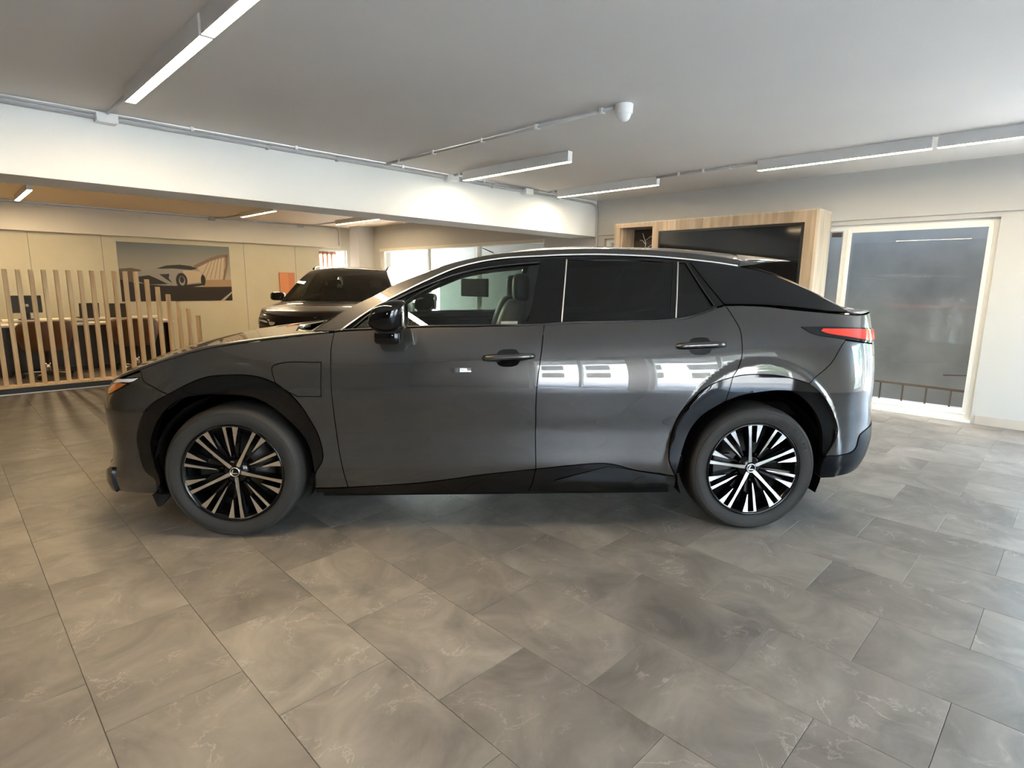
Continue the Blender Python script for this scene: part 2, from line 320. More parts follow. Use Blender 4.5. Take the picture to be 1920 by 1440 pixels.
window(7, 'Y', YF-.17, -2.95, -2.45, 1.35, 1.85, [], 'small high street window', .04)

# tiled skirting along the right wall
bs = struct(box('baseboard_right', XW-.006, XW, -.30, .70, 0, .088, M['grout']), 'beige tiled skirting under the white wall')
for i in range(3):
    y1 = .70-i*.41; box('tile', XW-.014, XW-.002, max(-.30, y1-.406), y1, 0, .09, M['skirt'], bs, bev=.002)

# ------------------------------------------------------------------ floor tiles
tm = bpy.data.meshes.new('tile'); _bm = bmesh.new(); add_box(_bm, -TILE_W/2+.0006, TILE_W/2-.0006, -TILE_L/2+.0006, TILE_L/2-.0006, -.010, 0, .0012, 1); _bm.to_mesh(tm); _bm.free(); tm.materials.append(M['tile'])
spots = []
for i in range(int((XL-TILE_X0)/TILE_W)-1, int((XW-TILE_X0)/TILE_W)+1):
    sh = 0 if i % 2 == 0 else -TILE_L/2
    for j in range(-12, 18):
        cx = TILE_X0+(i+.5)*TILE_W; cy_ = TILE_Y0+sh+(j+.5)*TILE_L
        if cx < XL-.1 or cx > XW+.15 or cy_ < YF-.2 or cy_ > YB+.2: continue
        best = 0
        for ax in (-1, 0, 1):
            for ay in (-1, 0, 1):
                q = to_pixel((cx+ax*TILE_W*.48, cy_+ay*TILE_L*.48, 0))
                if q and 0 <= q[0] <= 1920 and 0 <= q[1] <= 1440: best = max(best, CAM_Z/q[2]**3)
        spots.append((best, cx, cy_))
spots.sort(reverse=True)
rest_v, rest_f = [], []
tv = [tuple(v.co) for v in tm.vertices]; tf = [tuple(p.vertices) for p in tm.polygons]
for k, (sc, cx, cy_) in enumerate(spots):
    if k < 290 and sc > 0:
        o = bpy.data.objects.new('tile', tm); o.location = (cx, cy_, 0); link(o, floor)
    else:
        n = len(rest_v); rest_v += [(x+cx, y+cy_, z) for x, y, z in tv]; rest_f += [tuple(a+n for a in f) for f in tf]
ro = mesh_obj('far_tiles', rest_v, rest_f, M['tile'], floor); ro['kind'] = 'stuff'

# ------------------------------------------------------------------ linear lights
def lamp(x, y0, y1, label, zc=H, h=.10, w=.062, group='linear ceiling lights', led='led'):
    t = empty('linear_light', (x, (y0+y1)/2, zc-h)); hl = (y1-y0)/2
    boxes('housing', [(-w/2, w/2, -hl, hl, .006, h), (-w/2, -w/2+.003, -hl, hl, 0, .006), (w/2-.003, w/2, -hl, hl, 0, .006)], M['housing'], t, bev=.002)
    boxes('end_cap', [(-w/2-.001, w/2+.001, -hl-.004, -hl, .0, h)], M['white'], t, bev=.001)
    boxes('end_cap', [(-w/2-.001, w/2+.001, hl, hl+.004, .0, h)], M['white'], t, bev=.001)
    boxes('diffuser', [(-w/2+.003, w/2-.003, -hl, hl, .0008, .006)], M[led], t)
    return tag(t, label, 'ceiling light', group)
lamp(1.085, 3.215, 4.715, 'lit linear ceiling light ending just before the white beam, top left')
lamp(1.085, 1.685, 3.185, 'lit linear ceiling light cut by the top edge of the picture')
lamp(4.50, 3.74, 5.30, 'lit linear ceiling light alone in the middle, beside the dome sensor', led='led2')
lamp(6.20, 3.80, 5.33, 'lit linear ceiling light nearest the corner conduit, above the wood unit', led='led2')
lamp(6.12, 1.13, 2.585, 'lit linear ceiling light above the tall window', led='led2')
lamp(6.12, -.37, 1.085, 'lit linear ceiling light at the right picture edge', led='led2')
for nm, x, a_, c_ in (('lit ceiling light at the far left of the back room', 1.10, 10.40, 12.0), ('lit ceiling light of the back room above the poster', 4.33, 10.12, 11.6), ('lit ceiling light of the back room above the black car', 6.20, 9.78, 11.45)):
    lamp(x, a_, c_, nm, H, .085, group='ceiling lights of the back room')
lamp(-2.3, 2.2, 3.7, 'linear ceiling light on the left, outside the picture')
lamp(-1.9, 10.4, 11.9, 'back room ceiling light outside the picture on the left', H, .085, group='ceiling lights of the back room')

# ------------------------------------------------------------------ conduit, boxes, sensor
def clips(parent, pts):
    for x, y, z, ax in pts:
        d = (.012, .022) if ax == 'X' else (.022, .012)
        box('clip', x-d[0], x+d[0], y-d[1], y+d[1], z-.016, H, M['white'], parent, bev=.002)
c = tube('conduit', [(XL, 5.565, 2.585), (6.9, 5.565, 2.585), (7.25, 5.565, 2.582), (7.335, 5.565, 2.565), (7.375, 5.565, 2.53), (7.39, 5.565, 2.46), (7.39, 5.565, 0)], .016, M['conduit'])
tag(c, 'grey conduit along the beam that bends down in the corner', 'conduit')
for x in (-1.5, .2, 2.35, 3.05, 5.2, 6.5): box('clip', x-.012, x+.012, 5.55, 5.60, 2.565, 2.605, M['conduit'], c, bev=.002)
c = tube('conduit', [(XL, 5.53, 2.612), (6.0, 5.53, 2.612)], .013, M['conduit']); tag(c, 'thin upper conduit running beside the beam under the ceiling', 'conduit')
clips(c, [(x, 5.53, 2.612, 'X') for x in (-2, .4, 1.7, 2.6, 3.8, 5.0)])
for x, nm in ((1.10, 'white junction box beside the top left ceiling light'), (4.50, 'white junction box at the end of the middle ceiling light'), (5.79, 'white junction box nearest the corner on the beam')):
    j = box('junction_box', x-.07, x+.07, 5.48, 5.60, 2.55, 2.615, M['white'], None, bev=.006); tag(j, nm, 'junction box', 'junction boxes on the beam')
    box('lid', x-.062, x+.062, 5.488, 5.592, 2.545, 2.552, M['white'], j, bev=.002)
for x, y, nm in ((1.10, 4.72, 'short conduit from the top left junction box to its light'), (4.50, 5.30, 'short conduit joining the middle light to its junction box'), (6.20, 5.33, 'short conduit joining the corner light to the beam')):
    c = tube('conduit', [(x, 5.50, 2.612), (x, y+.01, 2.612)], .012, M['conduit']); tag(c, nm, 'conduit'); clips(c, [(x, y+.08, 2.612, 'Y')])
c = tube('conduit', [(3.60, 5.54, 2.612), (3.60, 2.60, 2.612)], .013, M['conduit']); tag(c, 'long grey conduit leading to the dome sensor', 'conduit'); clips(c, [(3.60, y, 2.612, 'Y') for y in (5.28, 4.70, 4.0, 3.34, 2.70)])
c = tube('conduit', [(6.16, 3.79, 2.61), (6.13, 2.60, 2.61)], .013, M['conduit']); tag(c, 'conduit linking two ceiling lights above the wood unit', 'conduit'); clips(c, [(6.15, y, 2.61, 'Y') for y in (3.5, 3.2, 2.9)])
s = lathe('dome_sensor', [(0, H), (.062, H), (.064, H-.006), (.062, H-.060), (.058, H-.066), (.0, H-.066)], M['white'], None, 32, 'Z', (3.63, 2.53, 0)); tag(s, 'white round dome sensor on the ceiling', 'sensor')
lathe('dome', [(.050, H-.066), (.049, H-.080), (.042, H-.098), (.028, H-.110), (.012, H-.114), (0, H-.115)], M['white'], s, 32, 'Z', (3.63, 2.53, 0))
for (x, y0, y1), nm in (((4.33, 11.6, 12.72), 'thin conduit to the back room light above the poster'), ((6.20, 11.45, 12.72), 'thin conduit to the back room light above the black car')):
    c = tube('conduit', [(x, y0, 2.60), (x, y1-.3, 2.60), (x-.15, y1, 2.60)], .012, M['conduit']); tag(c, nm, 'conduit')
c = tube('conduit', [(XL, 12.735, 2.60), (6.75, 12.735, 2.60), (6.88, 12.735, 2.59), (6.93, 12.735, 2.53), (6.935, 12.735, 2.2)], .014, M['conduit']); tag(c, 'conduit along the cream bulkhead of the back wall', 'conduit')
for x, nm in ((4.15, 'small junction box on the bulkhead above the poster'), (6.0, 'small junction box on the bulkhead near the column')): tag(box('junction_box', x-.06, x+.06, 12.68, 12.75, 2.55, 2.62, M['conduit'], None, bev=.005), nm, 'junction box')

# ------------------------------------------------------------------ wood screen unit
t = empty('media_unit', (7.22, 3.6, 0)); tag(t, 'oak media wall unit holding the big black screen', 'cabinet')
UX0, UX1, UY0, UY1, UZ = 7.00, 7.44, 2.245, 4.955, 2.21
def ub(name, x0, x1, y0, y1, z0, z1, m, bev=.002, par=None):
    return box(name, x0-7.22, x1-7.22, y0-3.6, y1-3.6, z0, z1, M[m], par or t, bev=bev)
ub('side_panel', UX0, UX1, UY0, UY0+.03, 0, UZ, 'oak_pale'); ub('side_panel', UX0, UX1, UY1-.03, UY1, 0, UZ, 'oak')
ub('top_panel', UX0, UX1, UY0, UY1, UZ, UZ+.012, 'oak_pale')
ub('front_panel', UX0, UX0+.03, UY0+.03, 2.39, 0, UZ, 'oak'); ub('front_panel', UX0, UX0+.03, 2.39, 4.23, 2.085, UZ, 'oak'); ub('front_panel', UX0, UX0+.03, 2.39, 4.23, 0, .98, 'oak'); ub('front_panel', UX0, UX0+.03, 4.23, 4.335, 0, UZ, 'oak')
ub('niche_frame', UX0, UX0+.03, 4.335, 4.925, 2.155, UZ, 'oak'); ub('niche_frame', UX0, UX0+.03, 4.86, 4.925, 0, 2.155, 'oak')
ub('niche_back', UX0+.34, UX0+.36, 4.335, 4.925, 0, 2.155, 'niche_dark'); ub('niche_side', UX0+.03, UX0+.34, 4.84, 4.86, 0, 2.155, 'oak'); ub('niche_side', UX0+.03, UX0+.34, 4.325, 4.335, 0, 2.155, 'niche_dark')
for z in (.5, 1.0, 1.5): ub('shelf', UX0+.03, UX0+.34, 4.335, 4.84, z, z+.025, 'oak')
tv_ = empty('television', (6.99, 3.31, 1.53)); tag(tv_, 'large black flat screen television set into the oak unit', 'television')
boxes('bezel', [(-.006, .04, -.92, .92, -.56, -.535), (-.006, .04, -.92, .92, .525, .552), (-.006, .04, -.92, -.893, -.535, .525), (-.006, .04, .893, .92, -.535, .525)], M['bezel'], tv_, bev=.002)
box('screen', .0, .03, -.893, .893, -.535, .525, M['screen'], tv_); box('back_cover', .03, .12, -.85, .85, -.5, .49, M['black'], tv_)
# wire ornament standing in the niche
t2 = empty('wire_ornament', (7.18, 4.55, 1.525)); tag(t2, 'thin pale branching wire ornament in the dark niche of the unit', 'ornament')
def wo(name, P_, r=.003): tube(name, P_, r, M['silver'], t2, 6)
wo('stem', [(0, 0, 0), (0, .02, .25), (0, -.01, .42), (0, .05, .56)], .004)
for a_, z in ((-.18, .40), (-.14, .30), (.10, .22), (-.16, .52), (.09, .47)): wo('twig', [(0, 0, z-.06), (0, a_*.5, z-.01), (0, a_, z)])
tube('base', [(0, 0, 0), (0, 0, .012)], .05, M['silver'], t2, 20)

# ------------------------------------------------------------------ slatted divider
dv = empty('slat_divider', (1.0, 8.97, 0)); tag(dv, 'slatted oak room divider stepping down towards the car on a black plinth', 'divider')
box('plinth', -3.2, 1.80, -.08, .08, 0, .075, M['plinth'], dv, bev=.003); box('base_rail', -3.2, 1.80, -.075, .075, .075, .10, M['wood'], dv, bev=.003)
box('edge_strip', -3.2, 1.80, -.086, -.08, 0, .012, M['silver'], dv)
sl_cache = {}
for k in range(-24, 17):
    top = 1.468 if k <= 10 else 1.468-.0995*(k-10)
    if top not in sl_cache:
        o = box('slat', -.0225, .0225, -.035, .035, .10, top, M['wood'], dv, bev=.003); sl_cache[top] = o.data
    else: o = link(bpy.data.objects.new('slat', sl_cache[top]), dv)
    o.location = (.741+.119*k-1.0, 0, 0)

# ------------------------------------------------------------------ desks behind the divider
def desk(x0, x1, label):
    t = empty('desk', ((x0+x1)/2, 10.85, 0)); h = (x1-x0)/2; tag(t, label, 'desk', 'reception desks')
    box('desk_top', -h, h, -.38, .42, .69, .72, M['desk_top'], t, bev=.004)
    box('modesty_panel', -h+.04, h-.04, -.06, -.02, .06, .69, M['desk_panel'], t, bev=.003)
    box('foot_bar', -h+.04, h-.04, -.10, .02, 0, .06, M['black'], t, bev=.003)
    for s_ in (-1, 1): box('leg_panel', s_*h-(.04 if s_ > 0 else 0), s_*h+(0 if s_ > 0 else .04), -.34, .38, 0, .69, M['desk_panel'], t, bev=.003)
    box('raised_ledge', -h+.05, h-.05, .10, .40, .74, .765, M['desk_top'], t, bev=.003)
    for s_ in (-1, 1): box('ledge_support', s_*(h-.2)-.02, s_*(h-.2)+.02, .2, .3, .72, .74, M['silver'], t)
    return t
desk(-1.6, .58, 'long desk with cream top at the left picture edge'); desk(.62, 2.72, 'long desk with cream top behind the stepped slats')
def tub_chair(x, y, rz, label):
    t = empty('swivel_chair', (x, y, 0), rz); tag(t, label, 'chair', 'tan leather swivel chairs')
    # shell: bent tub, seat cushion, pedestal and five-star base
    rows = []
    for i in range(17):
        a_ = math.radians(-118+236*i/16); r0, r1 = .25, .29
        hh = .80-.12*abs(math.sin(a_/1.32))**6
        rows.append([(r0*math.sin(a_), -r0*math.cos(a_), .40), (r1*1.05*math.sin(a_), -r1*1.05*math.cos(a_), .55), (r1*1.08*math.sin(a_), -r1*1.08*math.cos(a_), hh-.03), (r1*1.04*math.sin(a_), -r1*1.04*math.cos(a_), hh), (r1*.92*math.sin(a_), -r1*.92*math.cos(a_), hh-.02), (r0*.86*math.sin(a_), -r0*.86*math.cos(a_), .48)])
    V, Fc = grid_geo(rows); o = mesh_obj('back_shell', V, Fc, M['leather'], t, True)
    lathe('seat', [(0, .38), (.22, .385), (.26, .41), (.265, .45), (.24, .475), (.12, .485), (0, .485)], M['leather'], t, 28, 'Z')
    lathe('gas_column', [(0, .07), (.035, .07), (.035, .20), (.022, .205), (.022, .39), (0, .39)], M['chrome'], t, 16, 'Z')
    for k in range(5):
        a_ = 2*math.pi*k/5+.3; tube('base_arm', [(0, 0, .085), (.14*math.cos(a_), .14*math.sin(a_), .08), (.29*math.cos(a_), .29*math.sin(a_), .062)], [.022, .018, .013], M['chrome'], t, 8)
        lathe('castor', [(0, -.02), (.028, -.02), (.030, 0), (.028, .02), (0, .02)], M['black'], t, 14, 'Y', (.29*math.cos(a_), .29*math.sin(a_), .030))
    return t
tub_chair(1.04, 10.22, .15, 'tan leather swivel chair on chrome pedestal at the left desk edge'); tub_chair(2.12, 10.25, -.2, 'tan leather swivel chair half hidden behind the stepped slats')
def monitor(x, y, rz, w, h, z, label):
    t = empty('monitor', (x, y, z), rz); tag(t, label, 'monitor')
    box('back_cover', -w/2, w/2, -.025, .0, .10, .10+h, M['black'], t, bev=.008); box('display', -w/2+.008, w/2-.008, .0, .004, .108, .092+h, M['screen'], t)
    box('neck', -.03, .03, -.012, .012, 0, .16, M['black'], t, bev=.003); box('foot', -.11, .11, -.08, .09, 0, .012, M['black'], t, bev=.004)
    lathe('maker_mark', [(0, -.0275), (.022, -.0275), (.022, -.024), (0, -.024)], M['silver'], t, 20, 'Y', (0, 0, .10+h*.42))
    return t
monitor(.96, 11.02, .03, .35, .25, .765, 'black monitor seen from behind with a pale round mark')
def laptop(x, y, rz, z, w, tilt, label):
    t = empty('laptop', (x, y, z), rz); tag(t, label, 'laptop')
    box('keyboard_base', -w/2, w/2, -.11, .11, 0, .016, M['black'], t, bev=.004)
    o = box('lid', -w/2, w/2, -.005, .005, 0, .22, M['black'], t, bev=.004); o.location = (0, -.11, .014); o.rotation_euler = (tilt, 0, 0); return t
laptop(1.68, 11.06, .1, .765, .26, .12, 'open dark laptop standing behind the middle slats'); laptop(2.08, 11.03, -.35, .765, .30, .30, 'open dark laptop turned sideways near the poster')
b = empty('paper_tray', (.50, 10.98, .765)); tag(b, 'cream box file lying at the left end of the desk', 'box file')
box('tray_body', -.16, .10, -.12, .14, 0, .10, M['desk_top'], b, bev=.006); box('tray_lid', -.165, .105, -.125, .145, .10, .115, M['desk_top'], b, bev=.004)
tag(box('desk_pad', 1.25, 1.58, 10.62, 10.92, .7205, .7265, M['desk_panel'], None, bev=.002), 'dark flat desk pad on the cream desk behind the slats', 'desk pad')

# ------------------------------------------------------------------ poster, orange panel
def print_poly(name, pts, m, parent, y):
    return mesh_obj(name, [(a_, y, c_) for a_, c_ in pts], [tuple(range(len(pts)))], m, parent)
psky = bpy.data.materials.new('poster_sky_print'); psky.use_nodes = True; _n = psky.node_tree.nodes; _l = psky.node_tree.links
_g = _n.new('ShaderNodeTexCoord'); _s = _n.new('ShaderNodeSeparateXYZ'); _l.new(_g.outputs['Generated'], _s.inputs[0]); _c = _n.new('ShaderNodeValToRGB'); _l.new(_s.outputs['Z'], _c.inputs[0])
_c.color_ramp.elements[0].position = .35; _c.color_ramp.elements[0].color = (.40, .35, .27, 1); _c.color_ramp.elements[1].color = (.13, .15, .155, 1); _l.new(_c.outputs[0], _n['Principled BSDF'].inputs['Base Color']); _n['Principled BSDF'].inputs['Roughness'].default_value = .5
PX0, PX1, PZ0, PZ1 = 2.505, 4.48, .95, 2.05
po = box('poster', PX0, PX1, YB-.010, YB-.001, PZ0, PZ1, psky); tag(po, 'wide printed poster of a silver coupe before an arched bridge', 'poster')
def pq(u, v): return PX0+(PX1-PX0)*u, PZ0+(PZ1-PZ0)*(1-v)
pm = {k: mat('print_'+k, c_, .5) for k, c_ in dict(road=(.022, .014, .012), silver=(.29, .27, .245), pale=(.50, .40, .29), dark=(.018, .014, .013), bridge=(.20, .125, .08), sky2=(.47, .385, .28), cliff=(.12, .085, .06), line=(.40, .36, .30), parapet=(.34, .225, .13)).items()}
yy = YB-.0105
print_poly('printed_road', [pq(0, .63), pq(.12, .68), pq(.5, .75), pq(1, .74), pq(1, 1), pq(0, 1)], pm['road'], po, yy)
print_poly('printed_rock', [pq(0, .45), pq(.10, .43), pq(.18, .46), pq(.2, .66), pq(0, .68)], pm['cliff'], po, yy)
print_poly('printed_bridge_sky', [pq(.68, .40), pq(.82, .27), pq(.97, .19), pq(.93, .60), pq(.76, .62)], pm['sky2'], po, yy-.0003)
print_poly('printed_arch', [pq(.64, .37), pq(.80, .22), pq(.90, .155), pq(.985, .14), pq(.985, .18), pq(.91, .20), pq(.81, .27), pq(.66, .42)], pm['bridge'], po, yy-.0006)
print_poly('printed_arch_leg', [pq(.955, .16), pq(.985, .16), pq(.975, .36), pq(.935, .62), pq(.915, .62), pq(.95, .36)], pm['bridge'], po, yy-.0006)
for k in range(6): print_poly('printed_cable', [pq(.70+k*.045, .60), pq(.705+k*.045, .60), pq(.80+k*.03, .27-.015*k), pq(.795+k*.03, .27-.015*k)], pm['bridge'], po, yy-.0005)
print_poly('printed_parapet', [pq(.72, .62), pq(1, .61), pq(1, .74), pq(.72, .75)], pm['parapet'], po, yy-.0007)
print_poly('printed_body', [pq(.13, .58), pq(.15, .49), pq(.24, .455), pq(.36, .425), pq(.45, .40), pq(.60, .40), pq(.68, .44), pq(.715, .50), pq(.725, .62), pq(.70, .68), pq(.58, .71), pq(.40, .73), pq(.22, .71), pq(.15, .66)], pm['silver'], po, yy-.0010)
print_poly('printed_flank', [pq(.54, .46), pq(.62, .45), pq(.70, .47), pq(.715, .52), pq(.70, .66), pq(.58, .69), pq(.56, .58)], pm['pale'], po, yy-.0012)
print_poly('printed_cabin', [pq(.31, .43), pq(.40, .375), pq(.52, .355), pq(.62, .375), pq(.68, .42), pq(.62, .445), pq(.45, .425), pq(.36, .435)], pm['dark'], po, yy-.0014)
print_poly('printed_intake', [pq(.33, .53), pq(.42, .52), pq(.41, .60), pq(.44, .68), pq(.39, .62)], pm['dark'], po, yy-.0014)
print_poly('printed_nose', [pq(.14, .58), pq(.24, .55), pq(.30, .60), pq(.40, .70), pq(.22, .71), pq(.15, .66)], pm['road'], po, yy-.0013)
def pel(u, v, a_, b_): return [pq(u+a_*math.cos(2*math.pi*k/24), v+b_*math.sin(2*math.pi*k/24)) for k in range(24)]
print_poly('printed_wheel', pel(.525, .635, .052, .135), pm['dark'], po, yy-.0016); print_poly('printed_rim', pel(.528, .64, .028, .085), pm['silver'], po, yy-.0018); print_poly('printed_hub', pel(.528, .62, .020, .06), pm['dark'], po, yy-.0019)
print_poly('printed_wheel', pel(.725, .625, .022, .10), pm['dark'], po, yy-.0016)
print_poly('printed_line', [pq(.88, 1), pq(.92, 1), pq(1, .86), pq(1, .83)], pm['line'], po, yy-.0005)
print_poly('printed_shadow', [pq(.16, .70), pq(.46, .73), pq(.72, .68), pq(.72, .72), pq(.45, .80), pq(.18, .78)], pm['road'], po, yy-.0008)
op = box('orange_panel', 5.50, 5.85, YB-.03, YB, .9, 1.55, M['copper'], None, bev=.004); tag(op, 'small orange panel on the back wall beside the black car', 'wall panel'); box('panel_face', 5.515, 5.70, YB-.034, YB-.03, .92, 1.535, mat('orange_print', (.62, .25, .11), .6), op)
# ================================================================== OUTSIDE
struct(box('exterior_ground', -60, 80, -60, 70, -.30, -.15, M['paving']), 'pale paving outside')
# covered stair beyond the tall window: concrete wall, soffit and a railing
struct(boxes('stairwell_wall', [(9.3, 9.55, .25, 6.4, -2, 3.4), (XW+.3, 9.3, 6.2, 6.4, -.15, 3.4), (XW+.3, 9.3, .25, .45, -.15, 3.4), (XW+.3, 8.75, .25, 6.4, 2.9, 3.4)], M['grey_concrete']), 'grey concrete stairwell wall seen through the tall window')
rl = empty('stair_railing', (8.2, 1.5, 0)); tag(rl, 'dark brown metal railing outside the tall window', 'railing')
tube('top_rail', [(0, -1.0, .21), (0, 3.0, .27)], .016, M['rail'], rl, 8)
for k in range(17):
    y = -.95+k*.235; tube('baluster', [(0, y, -.15), (0, y, .20+.0146*(y+1.8))], .010, M['rail'], rl, 6)
tube('wall_handrail', [(1.0, -1.0, .34), (1.0, -.25, .26)], .012, M['rail'], rl, 8)
# building and garden wall beyond the back room glazing; passage roof added for shade
struct(boxes('building_facade', [(9.6, 10.0, 6.4, 12.35, -.15, 3.6), (7.75, 9.6, 6.4, 6.6, -.15, 3.6), (7.75, 9.6, 6.6, 12.35, 2.9, 3.1), (16, 16.5, -9, -4, -.15, 4)], M['facade']), 'rendered building outside the back room, shaded by its dark colour and an added roof')
struct(boxes('added_canopy', [(-4.5, 3.6, -5.2, -2.85, 2.75, 2.88), (-4.5, 3.6, -5.25, -5.2, 2.60, 2.9)], M['render_wall']), 'added flat canopy over the shopfront, unseen, blocking high sky')  # unseen canopy added to keep high sky off the floor near the glazing
# street side behind the camera: trees, hedge and a pale building, seen only as reflections in the car
def tree(x, y, h, r, seed, label):
    rnd = random.Random(seed); t = empty('street_tree', (x, y, -.15)); tag(t, label, 'tree', 'street trees')
    tube('trunk', [(0, 0, 0), (.05, 0, h*.3), (-.05, .05, h*.6)], [.14, .11, .07], M['bark'], t, 8)
    bm = bmesh.new()
    for k in range(420):
        a_ = rnd.uniform(0, 6.28); u = rnd.uniform(-1, 1); rad = r*rnd.uniform(.5, 1)**.5; s_ = math.sqrt(1-u*u)
        c0 = Vector((rad*s_*math.cos(a_), rad*s_*math.sin(a_), h*.68+rad*u*.8)); e1 = Vector((rnd.gauss(0, 1), rnd.gauss(0, 1), rnd.gauss(0, 1))).normalized(); e2 = e1.orthogonal().normalized(); w = rnd.uniform(.12, .24)
        vs_ = [bm.verts.new(c0+e1*w*a1+e2*w*.6*a2) for a1, a2 in ((-1, 0), (0, -1), (1, 0), (0, 1))]; bm.faces.new(vs_)
    bm_obj('crown', bm, M['leaf'], t)
for i, (x, y, h, r) in enumerate(((7.0, -9.0, 3.4, 1.4), (9.6, -5.8, 3.4, 1.35), (13.5, -3.0, 4.8, 1.9), (1.2, -10.5, 4.2, 1.4))): tree(x, y, h, r, i, ('street tree in front of the shopfront between the piers', 'tall street tree at the corner of the building', 'street tree facing the glazed side entrance', 'small street tree by the narrow pier')[i]+', behind the camera')
hg = bmesh.new(); _rnd = random.Random(5)
for k in range(1500):
    c0 = Vector((_rnd.uniform(2.5, 12), _rnd.uniform(-6.6, -6.0), _rnd.uniform(-.1, .75))); e1 = Vector((_rnd.gauss(0, 1), _rnd.gauss(0, 1), _rnd.gauss(0, 1))).normalized(); e2 = e1.orthogonal().normalized(); w = _rnd.uniform(.05, .11)
    hg.faces.new([hg.verts.new(c0+e1*w*a1+e2*w*.6*a2) for a1, a2 in ((-1, 0), (0, -1), (1, 0), (0, 1))])
tag(bm_obj('hedge', hg, M['leaf']), 'clipped hedge outside the shopfront, behind the camera', 'hedge')
bd = struct(boxes('street_building', [(-14, 1.5, -15, -14, -.15, 5.0), (5, 26, -26, -25, -.15, 3.0)], M['render_wall']), 'pale building across the street')
for x in range(-13, 1, 2):
    for z in (.9, 3.0): box('window', x, x+1.0, -14.02, -13.97, z, z+1.3, M['screen'], bd)
